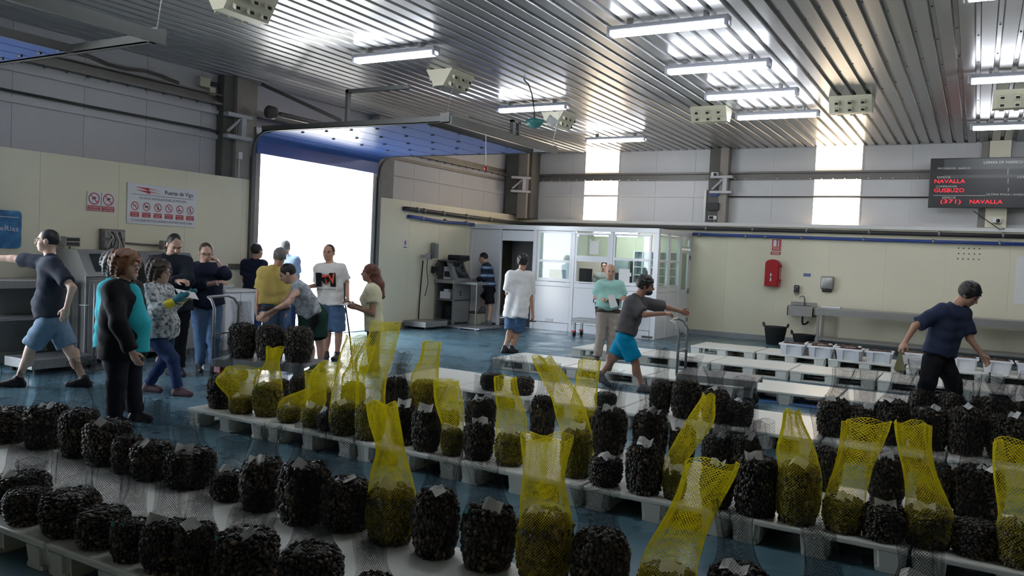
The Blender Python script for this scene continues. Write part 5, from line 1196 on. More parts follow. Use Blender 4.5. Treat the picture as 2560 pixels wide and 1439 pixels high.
def person(key, label, skin, hair=None, hairm=None, top=None, topm=None, sleeve=.8, hem=.10, loose=.016, bottom=2.0, botm=None, bot_loose=.018, shoem=None, girth=1.0, belly=0.0, bust=0.0, pitch=0.0, headyaw=0.0, extra=None, curl=(.5, .5), res=1.0, neckline=.07, bare_r=1.0, collar=None):
    d = PEOPLE[key]; J = {k: _v(v) for k, v in d['J'].items()}; S = d['S'] if d['S'] > 1.55 else 1.60; s = S / 1.72; F = _n((*d['F'], 0)); up = _v((0, 0, 1)); Lt = _n((-F[1], F[0], 0))
    for q in 'LR':
        if J['a' + q][2] < .16 or key in ('office', 'picker', 'polo'): J['a' + q][2] = .085 * s
    pv, nk, hd = J['pv'], J['nk'], J['hd']; spine = _n(nk - pv); sd = _n(J['sL'] - J['sR']); sd = _n(sd * .6 + Lt * .4); w = girth
    sh = {'L': nk - spine * .075 * s + sd * .165 * s, 'R': nk - spine * .075 * s - sd * .165 * s}
    hip = {'L': pv + Lt * .092 * s - up * .03, 'R': pv - Lt * .092 * s - up * .03}; mid = (pv + nk) / 2
    fwd = _n(F - spine * (F @ spine))
    def torso(o, hemd, k=.05, full=True):
        P = []
        for sg, q in ((1, 'L'), (-1, 'R')):
            a = pv + Lt * sg * .075 * s * w; b = mid + (Lt + sd) * .5 * sg * .07 * s * w; c = nk - spine * .13 * s + sd * sg * .085 * s
            e = a - spine * hemd; P += [C(c, b, .105 * s * (.6 + .4 * w) + o, .098 * s * w + o, k), C(b, e, .098 * s * w + o, .111 * s * w + o * 1.2, k, True)]
        P.append(C(sh['L'], sh['R'], .062 * s + o, .062 * s + o, k)); P.append(C(nk - spine * .12 * s, nk - spine * .02, .09 * s + o, .06 * s + o, .04))
        if belly > 0 and full: P.append(E(pv + spine * (.13 * s + max(0, -hem) * .7) + fwd * (.03 + belly * .4), [fwd, Lt, spine], (.12 * s + belly * .6 + o, .15 * s * w + o, .16 * s + o), .06))
        if bust > 0: P.append(E(nk - spine * .22 * s + fwd * .07 * s, [fwd, sd, spine], (.06 * s + bust + o, .14 * s + o, .09 * s + o), .05))
        return P
    # ---- body
    body = torso(-.020, .06, .05, False)
    for q in 'LR':
        sg = 1 if q == 'L' else -1; e, wr, kn, an = J['e' + q], J['w' + q], J['k' + q], J['a' + q]
        body += [C(sh[q], e, .052 * s * (.5 + .5 * w), .041 * s), C(e, wr, .041 * s, .028 * s, .02), C(hip[q], kn, .088 * s * (.4 + .6 * w), .056 * s, .04), C(kn, an, .054 * s, .036 * s, .02), E(kn + (an - kn) * .3 - F * .018 * s, [F, Lt, _n(an - kn)], (.05 * s, .046 * s, .10 * s), .03)]
        lift = an[2] > .13 * s; toe = an + F * .15 * s * (.75 if lift else 1); toe[2] = max(.03, an[2] - (.14 if lift else .06) * s); heel = an - F * .035 * s; heel[2] = max(.032, an[2] - .055 * s)
        J['toe' + q], J['heel' + q] = toe, heel
        body += [C(an, heel, .038 * s, .034 * s, .02), C(heel, toe, .034 * s, .028 * s, .02), C(an, toe, .034 * s, .024 * s, .02)]
    parts = [surface(body, .015 * res)]
    # ---- head
    ca, sa = math.cos(headyaw), math.sin(headyaw); f = _n((F[0] * ca - F[1] * sa, F[0] * sa + F[1] * ca, 0)); cp_, sp_ = math.cos(pitch), math.sin(pitch)
    u = f * sp_ + up * cp_; f = f * cp_ - up * sp_; r = np.cross(f, u); hs = max(s, .97) * 1.09
    def H(a, b, c): return hd + (f * a + r * b + u * c) * hs
    hp = [E(H(-.012, 0, .025), [f, r, u], (.097 * hs, .076 * hs, .095 * hs), .02), E(H(.03, 0, -.045), [f, r, u], (.062 * hs, .056 * hs, .068 * hs), .03), C(nk - spine * .03, H(-.02, 0, -.06), .056 * hs, .052 * hs, .03), E(H(.055, 0, -.085), [f, r, u], (.028 * hs, .03 * hs, .024 * hs), .02),
          C(H(.082, 0, .012), H(.104, 0, -.022), .009 * hs, .015 * hs, .012), E(H(.078, 0, .028), [f, r, u], (.016 * hs, .05 * hs, .012 * hs), .015)]
    for sg in (-1, 1):
        hp += [E(H(-.006, sg * .077, -.004), [f, r, u], (.020 * hs, .010 * hs, .032 * hs), .008), E(H(.05, sg * .038, -.03), [f, r, u], (.026 * hs, .022 * hs, .024 * hs), .015)]
        hp.append(('sub', H(.092, sg * .030, .008), [f, r, u], (.012 * hs, .016 * hs, .010 * hs), 0))
    hp += [E(H(.088, 0, -.052), [f, r, u], (.010 * hs, .022 * hs, .008 * hs), .008)]
    parts.append(surface(hp, .0085 * res))
    # ---- hands: palm, four fingers of unequal length, thumb from the side of the palm
    for q, cl in (('L', curl[0]), ('R', curl[1])):
        sg = 1 if q == 'L' else -1; e, wr = J['e' + q], J['w' + q]; dd = _n(wr - e); side = F - dd * (F @ dd)
        if np.linalg.norm(side) < .35: side = up - dd * (up @ dd)
        side = _n(side); nr = np.cross(side, dd); nr = nr if nr @ (-Lt * sg) > 0 else -nr; g = 1.02 * s
        hpz = [C(wr - dd * .06, wr, .030 * g, .027 * g, .015), E(wr + dd * .045 * g, [dd, side, nr], (.055 * g, .042 * g, .019 * g), .02)]
        for i, (o, ln) in enumerate(((.030, .92), (.010, 1.05), (-.011, 1.0), (-.030, .80))):
            p0 = wr + (dd * .082 + side * o) * g; a1 = cl * .7; d1 = dd * math.cos(a1) + nr * math.sin(a1); p1 = p0 + d1 * .040 * ln * g; a2 = cl * 1.7; d2 = dd * math.cos(a2) + nr * math.sin(a2); p2 = p1 + d2 * .040 * ln * g
            hpz += [C(p0 - dd * .02 * g, p1, .0105 * g, .0092 * g, .006), C(p1, p2, .0092 * g, .0078 * g, .004)]
        p0 = wr + (dd * .022 + side * .032) * g; d1 = _n(dd * .65 + side * .62 + nr * .35); p1 = p0 + d1 * .042 * g; d2 = _n(dd * .85 + side * .25 + nr * .45); hpz += [C(p0, p1, .014 * g, .011 * g, .012), C(p1, p1 + d2 * .034 * g, .011 * g, .008 * g, .004)]
        parts.append(surface(hpz, .0062 * max(1, res)))
        J['h' + q] = wr + dd * .10 * g
    root = bpy.data.objects.new('person', mesh_np('person', parts, skin)); COL.objects.link(root); root.location = (*d['root'], 0); tag(root, label, 'person')
    def child(name, prims, m, h=.0155, wav=None):
        o = bpy.data.objects.new(name, mesh_np(name, [surface(prims, h * res, wav=wav)], m)); COL.objects.link(o); o.parent = root; return o
    # ---- clothes
    if topm:
        P = torso(loose, hem)
        for q in 'LR':
            e, wr = J['e' + q], J['w' + q]; b = sh[q]
            if sleeve > 0:
                if sleeve <= 1: P.append(C(b, b + (e - b) * sleeve, .056 * s * (.5 + .5 * w) + loose, .048 * s + loose * 1.5, .04, True))
                else: P += [C(b, e, .056 * s * (.5 + .5 * w) + loose, .045 * s + loose, .04), C(e, e + (wr - e) * (sleeve - 1), .045 * s + loose, .034 * s + loose, .03, True)]
        P.append(('sub', nk + spine * .055 * s + fwd * .02, [fwd, sd, spine], (neckline * s, neckline * s, .065 * s), 0))
        child(top or 'shirt', P, topm, wav=(.0052, 30, len(key)))
        if collar: child('collar', [C(nk - spine * .035 + fwd * .0, nk + spine * .005, .083 * s, .078 * s, .01, True), ('sub', nk + spine * .05 + fwd * .045, [fwd, sd, spine], (.075 * s, .055 * s, .09 * s), 0)], collar, .012)
    if botm:
        P = []
        for q in 'LR':
            sg = 1 if q == 'L' else -1; kn, an, hp_ = J['k' + q], J['a' + q], hip[q]; o = bot_loose
            tp = max(.0, -hem) + .06; P += [C(pv + spine * tp + Lt * sg * .07 * s * w, pv + Lt * sg * .07 * s * w, (.094 if hem >= 0 else .098) * s * w, .100 * s * w + o * .4, .03)]
            if bottom <= 1: P.append(C(hp_, hp_ + (kn - hp_) * bottom, .088 * s * (.4 + .6 * w) + o, .072 * s + o * 1.3, .015, True))
            else: P += [C(hp_, kn, .090 * s * (.4 + .6 * w) + o, .062 * s + o, .018), C(kn, kn + (an - kn) * (bottom - 1), .060 * s + o, .045 * s + o, .03, True)]
        child('shorts' if bottom < 1.3 else 'trousers', P, botm, wav=(.005, 32, len(key) + 1))
    if shoem:
        for q in 'LR':
            an, toe, heel = J['a' + q], J['toe' + q], J['heel' + q]
            child('shoe', [C(heel, toe + F * .015, .043 * s, .036 * s, .02), C(an + (0, 0, .0), toe, .043 * s, .03 * s, .02), C(an + _v((0, 0, .015)), heel, .046 * s, .04 * s, .02)], shoem, .012)
    # ---- hair and face
    M3 = [f, r, u]
    if hair and hairm:
        if hair == 'short': P = [E(H(-.020, 0, .034), M3, (.100 * hs, .083 * hs, .097 * hs), .0)]; cut = [('sub', H(.115, 0, -.022), M3, (.098 * hs, .13 * hs, .085 * hs), 0), ('sub', H(-.02, 0, -.125), M3, (.16 * hs, .16 * hs, .080 * hs), 0)]; wv = (.003, 70, 1)
        elif hair == 'thick': P = [E(H(-.018, 0, .040), M3, (.112 * hs, .096 * hs, .106 * hs), .0)]; cut = [('sub', H(.125, 0, -.03), M3, (.098 * hs, .13 * hs, .088 * hs), 0), ('sub', H(-.02, 0, -.13), M3, (.16 * hs, .16 * hs, .085 * hs), 0)]; wv = (.007, 80, 1)
        elif hair == 'cropped': P = [E(H(-.018, 0, .030), M3, (.096 * hs, .080 * hs, .094 * hs), .0)]; cut = [('sub', H(.115, 0, -.02), M3, (.10 * hs, .13 * hs, .09 * hs), 0), ('sub', H(-.02, 0, -.115), M3, (.16 * hs, .16 * hs, .080 * hs), 0)]; wv = (.001, 90, 1)
        elif hair == 'curly': P = [E(H(-.030, 0, .030), M3, (.134 * hs, .116 * hs, .124 * hs), .0), E(H(-.06, 0, -.05), M3, (.075 * hs, .085 * hs, .06 * hs), .03)]; cut = [('sub', H(.15, 0, -.045), M3, (.12 * hs, .12 * hs, .105 * hs), 0)]; wv = (.013, 75, 2)
        elif hair == 'long':
            P = [E(H(-.022, 0, .032), M3, (.105 * hs, .090 * hs, .100 * hs), .0)]; cut = [('sub', H(.125, 0, -.035), M3, (.10 * hs, .10 * hs, .10 * hs), 0)]
            b = nk - spine * .17 * s - fwd * .13 * s; P += [C(H(-.06, 0, -.01), nk - fwd * .085 * s, .082 * hs, .082 * hs, .04), C(nk - fwd * .085 * s, b, .082 * hs, .05 * hs, .04)]; wv = (.004, 45, 1)
        else: P = None
        if P:
            child('hair', P + cut, hairm, .0095, wv)
    for sg in (-1, 1):
        o = MB().lathe([(.001, -.009), (.007, -.005), (.009, 0), (.007, .005), (.001, .009)], n=10).build('eye', M_eye, root, True, loc=tuple(H(.083, sg * .030, .008)))
        b_ = MB().tube([H(.088, sg * .016, .026), H(.091, sg * .030, .031), H(.080, sg * .048, .026)], .0045 * hs, 6).build('eyebrow', hairm or M_hair_dark, root)
    MB().tube([H(.085, -.020, -.053), H(.0965, 0, -.051), H(.085, .020, -.053)], .0055 * hs, 6).build('mouth', M_lip, root)
    return root, J, dict(nk=nk, pv=pv, spine=spine, fwd=fwd, Lt=Lt, sd=sd, s=s, H=H, f=f, r=r, u=u, F=F, hip=hip, child=child)

PEOPLE = {
    'walker': {'root': [-8.96, 5.26], 'S': 1.74, 'F': [-0.71, -0.704], 'J': {'top': [-0.057, 0.047, 1.741], 'hd': [-0.061, 0.039, 1.624], 'nk': [-0.028, 0.05, 1.451], 'pv': [0.035, 0.056, 0.784], 'sL': [0.281, -0.007, 1.375], 'eL': [0.479, 0.003, 1.138], 'wL': [0.456, -0.044, 0.912], 'sR': [-0.294, 0.08, 1.405], 'eR': [-0.597, -0.046, 1.408], 'wR': [-0.858, -0.196, 1.404], 'kL': [-0.069, -0.112, 0.441], 'aL': [-0.192, -0.175, 0.096], 'kR': [0.114, 0.2, 0.422], 'aR': [0.29, 0.286, 0.101]}},
    'jacket': {'root': [-6.75, 4.71], 'S': 1.58, 'F': [0.952, 0.305], 'J': {'top': [-0.074, 0.03, 1.578], 'hd': [-0.057, 0.034, 1.446], 'nk': [-0.083, 0.012, 1.289], 'pv': [-0.047, 0.004, 0.685], 'sR': [0.019, -0.163, 1.231], 'eR': [0.178, -0.201, 0.943], 'wR': [0.28, -0.131, 0.691], 'sL': [-0.173, 0.188, 1.223], 'eL': [-0.194, 0.254, 0.921], 'wL': [-0.002, 0.145, 0.679], 'kR': [0.011, -0.091, 0.387], 'aR': [0.014, -0.104, 0.077], 'kL': [-0.048, 0.104, 0.358], 'aL': [0.004, 0.119, 0.042]}},
    'behind': {'root': [-7.37, 5.12], 'S': 1.55, 'F': [0.908, 0.419], 'J': {'top': [-0.134, -0.006, 1.547], 'hd': [-0.116, -0.001, 1.419], 'nk': [-0.144, -0.025, 1.257], 'pv': [-0.103, -0.028, 0.671], 'sR': [-0.002, -0.154, 1.202], 'eR': [0.044, -0.186, 0.931], 'wR': [0.091, -0.147, 0.697], 'sL': [-0.271, 0.107, 1.183], 'eL': [-0.272, 0.139, 0.893], 'wL': [-0.221, 0.134, 0.649], 'kR': [0.02, -0.089, 0.327], 'aR': [0.039, -0.092, 0.01], 'kL': [-0.127, 0.056, 0.295], 'aL': [-0.097, 0.059, -0.029]}},
    'pattern': {'root': [-7.68, 5.91], 'S': 1.46, 'F': [0.952, 0.305], 'J': {'top': [-0.183, -0.038, 1.456], 'hd': [-0.168, -0.035, 1.341], 'nk': [-0.198, -0.059, 1.197], 'pv': [-0.127, -0.043, 0.642], 'sR': [-0.136, -0.222, 1.137], 'eR': [0.037, -0.224, 0.931], 'wR': [0.156, -0.094, 1.044], 'sL': [-0.265, 0.096, 1.133], 'eL': [-0.21, 0.154, 0.954], 'wL': [0.01, 0.17, 1.077], 'kR': [0.072, -0.033, 0.407], 'aR': [0.143, -0.006, 0.107], 'kL': [-0.127, 0.037, 0.389], 'aL': [-0.284, -0.063, 0.144]}},
    'folded': {'root': [-8.72, 6.75], 'S': 1.8, 'F': [0.938, -0.346], 'J': {'top': [-0.085, 0.034, 1.798], 'hd': [-0.08, 0.029, 1.642], 'nk': [-0.123, -0.003, 1.488], 'pv': [-0.051, 0.01, 0.856], 'sR': [-0.219, -0.153, 1.401], 'eR': [-0.076, -0.222, 1.144], 'wR': [0.247, -0.15, 1.201], 'sL': [-0.016, 0.148, 1.424], 'eL': [0.179, 0.042, 1.211], 'wL': [0.115, -0.225, 1.199], 'kR': [-0.013, -0.045, 0.437], 'aR': [-0.035, -0.017, 0.069], 'kL': [0.001, 0.078, 0.44], 'aL': [0.019, 0.072, 0.066]}},
    'cheek': {'root': [-8.71, 7.25], 'S': 1.72, 'F': [0.817, -0.577], 'J': {'top': [-0.106, 0.018, 1.716], 'hd': [-0.092, 0.018, 1.553], 'nk': [-0.115, -0.002, 1.405], 'pv': [-0.045, 0.012, 0.829], 'sR': [-0.206, -0.102, 1.347], 'eR': [-0.073, -0.164, 1.114], 'wR': [0.297, -0.122, 1.186], 'sL': [0.001, 0.109, 1.353], 'eL': [0.268, 0.039, 1.287], 'wL': [0.148, 0.034, 1.417], 'kR': [-0.085, -0.029, 0.432], 'aR': [-0.073, -0.038, 0.075], 'kL': [0.056, 0.052, 0.44], 'aL': [0.086, 0.053, 0.083]}},
    'doorway': {'root': [-10.53, 9.78], 'S': 1.68, 'F': [0.004, 1.0], 'J': {'top': [-0.082, 0.03, 1.679], 'hd': [-0.076, 0.029, 1.577], 'nk': [-0.109, 0.003, 1.433], 'pv': [-0.089, -0.014, 0.803], 'sR': [0.018, 0.074, 1.385], 'eR': [0.036, 0.13, 1.135], 'wR': [0.141, 0.006, 0.898], 'sL': [-0.223, -0.065, 1.373], 'eL': [-0.242, -0.088, 1.107], 'wL': [-0.165, -0.113, 0.868], 'kR': [-0.013, 0.012, 0.413], 'aR': [0.013, 0.011, 0.075], 'kL': [-0.107, -0.042, 0.408], 'aL': [-0.093, -0.05, 0.07]}},
    'yellow': {'root': [-8.33, 8.22], 'S': 1.65, 'F': [-0.864, 0.504], 'J': {'top': [-0.122, 0.006, 1.647], 'hd': [-0.12, 0.001, 1.535], 'nk': [-0.16, -0.028, 1.388], 'pv': [-0.129, -0.038, 0.792], 'sR': [-0.076, 0.074, 1.314], 'eR': [-0.006, 0.101, 1.032], 'wR': [0.003, 0.037, 0.771], 'sL': [-0.277, -0.156, 1.309], 'eL': [-0.308, -0.187, 1.018], 'wL': [-0.277, -0.236, 0.827], 'kR': [0.009, 0.024, 0.419], 'aR': [0.111, 0.068, 0.09], 'kL': [-0.081, -0.142, 0.439], 'aL': [-0.041, -0.135, 0.081]}},
    'outside': {'root': [-11.05, 11.05], 'S': 1.78, 'F': [-0.338, 0.941], 'J': {'top': [-0.164, -0.012, 1.782], 'hd': [-0.15, -0.01, 1.664], 'nk': [-0.121, -0.001, 1.501], 'pv': [-0.05, 0.01, 0.848], 'sR': [0.019, 0.076, 1.434], 'eR': [0.075, 0.095, 1.138], 'wR': [0.079, 0.084, 0.855], 'sL': [-0.233, -0.068, 1.42], 'eL': [-0.248, -0.09, 1.121], 'wL': [-0.218, -0.086, 0.839], 'kR': [0.014, 0.027, 0.426], 'aR': [0.034, 0.023, 0.076], 'kL': [-0.077, -0.025, 0.421], 'aL': [-0.056, -0.029, 0.072]}},
    'bending': {'root': [-7.5, 8.05], 'S': 1.48, 'F': [-0.769, -0.639], 'J': {'top': [-0.364, -0.141, 1.478], 'hd': [-0.424, -0.182, 1.326], 'nk': [-0.32, -0.128, 1.204], 'pv': [-0.083, -0.012, 0.781], 'sL': [-0.162, -0.248, 1.13], 'eL': [-0.12, -0.486, 0.952], 'wL': [-0.259, -0.686, 0.827], 'sR': [-0.462, -0.027, 1.152], 'eR': [-0.401, -0.244, 0.936], 'wR': [-0.423, -0.495, 0.765], 'kL': [-0.051, -0.125, 0.43], 'aL': [0.006, -0.108, 0.091], 'kR': [-0.072, 0.093, 0.413], 'aR': [-0.038, 0.097, 0.082]}},
    'logo': {'root': [-8.44, 9.36], 'S': 1.74, 'F': [0.37, -0.929], 'J': {'top': [-0.145, -0.004, 1.737], 'hd': [-0.143, -0.008, 1.615], 'nk': [-0.117, -0.001, 1.445], 'pv': [-0.057, 0.003, 0.778], 'sR': [-0.261, -0.087, 1.365], 'eR': [-0.292, -0.058, 1.119], 'wR': [-0.285, -0.286, 1.091], 'sL': [0.05, 0.092, 1.387], 'eL': [0.087, 0.161, 1.181], 'wL': [0.223, 0.035, 0.99], 'kR': [-0.086, -0.032, 0.374], 'aR': [-0.088, -0.048, 0.056], 'kL': [0.062, 0.053, 0.381], 'aL': [0.06, 0.037, 0.064]}},
    'stick': {'root': [-7.29, 8.91], 'S': 1.51, 'F': [-0.769, -0.639], 'J': {'top': [-0.104, 0.009, 1.514], 'hd': [-0.11, -0.001, 1.367], 'nk': [-0.071, 0.014, 1.2], 'pv': [-0.013, 0.021, 0.624], 'sL': [0.025, -0.131, 1.118], 'eL': [0.086, -0.144, 0.818], 'wL': [-0.13, -0.264, 0.89], 'sR': [-0.206, 0.129, 1.112], 'eR': [-0.253, 0.124, 0.828], 'wR': [-0.352, -0.101, 0.925], 'kL': [0.028, -0.062, 0.324], 'aL': [0.053, -0.059, 0.068], 'kR': [-0.046, 0.08, 0.317], 'aR': [-0.016, 0.086, 0.058]}},
    'stripe': {'root': [-10.15, 16.67], 'S': 1.75, 'F': [-0.967, -0.255], 'J': {'top': [-0.188, -0.027, 1.755], 'hd': [-0.188, -0.034, 1.61], 'nk': [-0.121, -0.002, 1.469], 'pv': [-0.01, 0.034, 0.877], 'sL': [-0.013, -0.151, 1.396], 'eL': [-0.037, -0.256, 1.155], 'wL': [-0.21, -0.243, 1.089], 'sR': [-0.161, 0.18, 1.402], 'eR': [-0.232, 0.15, 1.155], 'wR': [-0.319, -0.017, 1.092], 'kL': [0.062, -0.034, 0.507], 'aL': [0.058, -0.052, 0.152], 'kR': [-0.19, 0.035, 0.614], 'aR': [-0.186, 0.028, 0.411]}},
    'white': {'root': [-6.98, 12.34], 'S': 1.72, 'F': [0.092, 0.996], 'J': {'top': [0.056, 0.111, 1.722], 'hd': [0.064, 0.109, 1.596], 'nk': [0.038, 0.086, 1.42], 'pv': [0.01, 0.04, 0.751], 'sR': [0.158, 0.209, 1.342], 'eR': [0.173, 0.26, 1.003], 'wR': [0.239, 0.226, 0.698], 'sL': [-0.085, -0.045, 1.343], 'eL': [-0.125, -0.047, 1.039], 'wL': [-0.129, 0.099, 0.76], 'kL': [-0.071, 0.034, 0.372], 'aL': [-0.08, -0.154, 0.145], 'kR': [0.003, 0.133, 0.344], 'aR': [-0.022, -0.01, 0.062]}},
    'office': {'root': [-7.92, 18.48], 'S': 1.68, 'F': [0.169, -0.986], 'J': {'top': [-0.074, 0.035, 1.685], 'hd': [-0.065, 0.033, 1.537], 'nk': [-0.082, 0.016, 1.388], 'pv': [-0.059, 0.005, 0.846], 'sR': [-0.241, -0.078, 1.32], 'eR': [-0.269, -0.105, 1.072], 'wR': [-0.109, -0.252, 0.906], 'sL': [0.092, 0.114, 1.338], 'eL': [0.158, 0.14, 1.095], 'wL': [0.178, -0.087, 0.922], 'kR': [-0.08, -0.024, 0.49], 'aR': [-0.081, -0.037, 0.213], 'kL': [0.022, 0.035, 0.495], 'aL': [0.038, 0.032, 0.219]}},
    'polo': {'root': [-5.34, 12.53], 'S': 1.63, 'F': [0.496, -0.868], 'J': {'top': [0.008, 0.079, 1.634], 'hd': [0.015, 0.078, 1.507], 'nk': [0.019, 0.072, 1.353], 'pv': [0.022, 0.049, 0.811], 'sR': [-0.129, -0.015, 1.285], 'eR': [-0.186, -0.023, 1.074], 'wR': [0.041, -0.159, 1.039], 'sL': [0.173, 0.158, 1.301], 'eL': [0.226, 0.214, 1.103], 'wL': [0.248, -0.042, 1.037], 'kR': [-0.061, -0.015, 0.439], 'aR': [-0.093, -0.049, 0.096], 'kL': [0.107, 0.082, 0.448], 'aL': [0.093, 0.058, 0.105]}},
    'pusher': {'root': [-3.87, 10.03], 'S': 1.51, 'F': [0.952, 0.305], 'J': {'top': [0.08, 0.114, 1.511], 'hd': [0.092, 0.116, 1.385], 'nk': [0.005, 0.059, 1.233], 'pv': [-0.102, -0.025, 0.722], 'sR': [0.001, -0.141, 1.196], 'eR': [0.193, -0.131, 1.023], 'wR': [0.398, 0.045, 1.047], 'sL': [0.084, 0.299, 1.201], 'eL': [0.303, 0.454, 1.099], 'wL': [0.455, 0.539, 1.059], 'kR': [0.056, -0.042, 0.396], 'aR': [0.156, 0.001, 0.087], 'kL': [-0.234, -0.023, 0.417], 'aL': [-0.382, -0.117, 0.186]}},
    'picker': {'root': [-0.28, 10.13], 'S': 1.62, 'F': [0.864, -0.504], 'J': {'top': [0.192, 0.184, 1.624], 'hd': [0.208, 0.187, 1.497], 'nk': [0.073, 0.104, 1.361], 'pv': [-0.047, 0.009, 0.791], 'sR': [-0.153, -0.085, 1.324], 'eR': [-0.285, -0.203, 1.13], 'wR': [-0.368, -0.282, 0.947], 'sL': [0.204, 0.233, 1.281], 'eL': [0.244, 0.163, 1.017], 'wL': [0.376, 0.115, 0.847], 'kR': [-0.128, -0.166, 0.494], 'aR': [-0.221, -0.174, 0.209], 'kL': [0.121, 0.035, 0.51], 'aL': [0.176, 0.11, 0.213]}}}
M_eye = mat('eye_dark', (0.03, 0.025, 0.02), .2); M_lip = mat('lips', (0.33, 0.13, 0.11), .5); M_hair_dark = mat('hair_black', (0.012, 0.010, 0.010), .55, 0, .3, 60)
SK1 = mat('skin_tan', (0.50, 0.28, 0.19), .5, 0, .07, 12); SK2 = mat('skin_pale', (0.58, 0.36, 0.27), .5, 0, .07, 12); SK3 = mat('skin_brown', (0.36, 0.19, 0.125), .5, 0, .07, 12)
HB = mat('hair_brown', (0.045, 0.025, 0.015), .55, 0, .35, 60); HR = mat('hair_auburn', (0.21, 0.085, 0.035), .55, 0, .4, 70); HG = mat('hair_grey', (0.16, 0.15, 0.14), .6, 0, .3, 60); HM = mat('hair_chestnut', (0.12, 0.035, 0.022), .5, 0, .3, 60)
def cloth(n, c, v=.1, sc=14): return mat(n, c, .85, 0, v, sc, bump=.45, bscale=11, spec=.2)
def denim(n, c): return mat(n, c, .85, 0, .28, 16, bump=.45, bscale=13, spec=.2)
DN = denim('denim_blue', (0.085, 0.15, 0.27)); DD = denim('denim_dark', (0.025, 0.045, 0.12)); NAVY = cloth('navy_cloth', (0.018, 0.022, 0.045)); CHAR = cloth('charcoal_cloth', (0.028, 0.034, 0.05)); BLK = cloth('black_cloth', (0.010, 0.010, 0.013)); SHOEB = mat('shoe_black', (0.015, 0.014, 0.016), .5, 0, .2, 20); SHOEG = mat('shoe_grey', (0.14, 0.14, 0.15), .6, 0, .3, 20); SHOEW = mat('shoe_pink_sole', (0.10, 0.05, 0.06), .6, 0, .3, 20)

def glasses(o, X, m=None):
    H = X['H']; g = MB()
    for sg in (-1, 1):
        c = [H(.102, sg * .032 + .021 * math.cos(a), .006 + .016 * math.sin(a)) for a in np.linspace(0, 2 * math.pi, 13)]; g.tube(c, .0028, 5); g.tube([H(.10, sg * .053, .01), H(.0, sg * .083, .012)], .0025, 5)
    g.tube([H(.103, -.011, .008), H(.103, .011, .008)], .0028, 5); g.build('glasses', m or M_galv, o)

o, J, X = person('walker', 'man striding left with outstretched arm in navy tee and denim shorts', SK2, 'cropped', M_hair_dark, None, CHAR, .78, 0.0, .022, .92, denim('denim_pale', (0.16, 0.23, 0.32)), .03, SHOEB, girth=1.08, belly=.03); glasses(o, X, M_ledge)
o, J, X = person('jacket', 'woman with short auburn hair in black jacket over turquoise top', SK2, 'curly', HR, 'jacket', BLK, 1.95, 0.09, .035, 1.97, cloth('ink_trousers', (0.012, 0.014, 0.022)), .03, SHOEB, girth=1.22, belly=.06, bust=.04, neckline=.08); glasses(o, X)
TQ = cloth('turquoise_cloth', (0.03, 0.42, 0.50))
nk, pv, sp, fw, s = X['nk'], X['pv'], X['spine'], X['fwd'], X['s']
X['child']('undershirt', [C(nk - sp * .10 + fw * .07, pv + sp * .22 + fw * .13, .10, .125, .05), C(pv + sp * .22 + fw * .13, pv - sp * .03 + fw * .12, .125, .13, .05, True)], TQ)
o, J, X = person('behind', 'woman in turquoise top almost hidden behind the woman in the jacket', SK2, 'curly', HG, None, TQ, .9, 0.06, .03, 1.97, NAVY, .03, SHOEB, girth=1.15, belly=.04)
PAT = spotted('leaf_print_cloth', [(0.38, (0.07, 0.08, 0.09)), (0.46, (0.30, 0.32, 0.33)), (0.6, (0.50, 0.53, 0.54))], 24)
o, J, X = person('pattern', 'woman in grey leaf-print top with yellow and teal gloves, walking', SK2, 'curly', HB, None, PAT, 1.55, 0.02, .03, 1.97, DD, .014, SHOEW, girth=1.12, belly=.04, bust=.03); glasses(o, X)
YG = mat('yellow_glove', (0.72, 0.60, 0.03), .5); TG = mat('teal_glove', (0.02, 0.17, 0.22), .6)
for q in 'LR':
    w_, e_ = J['w' + q], J['e' + q]; dd = _n(w_ - e_); X['child']('glove_cuff', [C(w_ - dd * .10, w_ - dd * .0, .052, .042, .01, True)], YG, .012)
    X['child']('glove', [C(w_ - dd * .02, w_ + dd * .06, .036, .046, .02), C(w_ + dd * .06, w_ + dd * .15, .044, .028, .02), C(w_ + dd * .02, w_ + dd * .08 + _v((0, 0, .05)), .02, .015, .01)], TG, .010)
pr_ = _v(PEOPLE['pattern']['root'] + [0]); a = (J['hL'] + J['hR']) / 2 + pr_
tag(MB().prism([a + _v((-.10, -.08, .06)), a + _v((.02, -.11, -.01)), a + _v((.12, .06, -.05)), a + _v((.0, .10, .02))], (0, 0, .004)).build('paper_sheets', M_paper), 'white sheets held by the woman in gloves', 'paper')
o, J, X = person('folded', 'man in dark jacket with folded arms looking down', SK2, 'cropped', M_hair_dark, 'jacket', cloth('blue_black_cloth', (0.016, 0.021, 0.032)), 1.9, 0.05, .032, 1.97, BLK, .025, SHOEB, girth=1.12, belly=.04, pitch=.55, curl=(.9, .9), collar=NAVY)
o, J, X = person('cheek', 'man in dark jacket holding a hand to his cheek', SK2, 'cropped', HB, 'jacket', NAVY, 1.62, -0.04, .03, 1.97, DN, .02, SHOEB, girth=1.1, belly=.04, pitch=.35, curl=(.9, .5), collar=NAVY); glasses(o, X)
o, J, X = person('doorway', 'man in navy polo standing at the left jamb of the doorway', SK1, 'short', M_hair_dark, None, NAVY, .8, 0.04, .02, 1.97, DD, .02, SHOEB, res=1.25, collar=M_ledge)
o, J, X = person('yellow', 'grey-haired man in yellow polo shirt seen from behind', SK1, 'short', HG, None, cloth('yellow_cloth', (0.62, 0.47, 0.14)), .8, -0.08, .022, 1.35, DN, .022, SHOEB, girth=1.15, belly=.07, res=1.15)
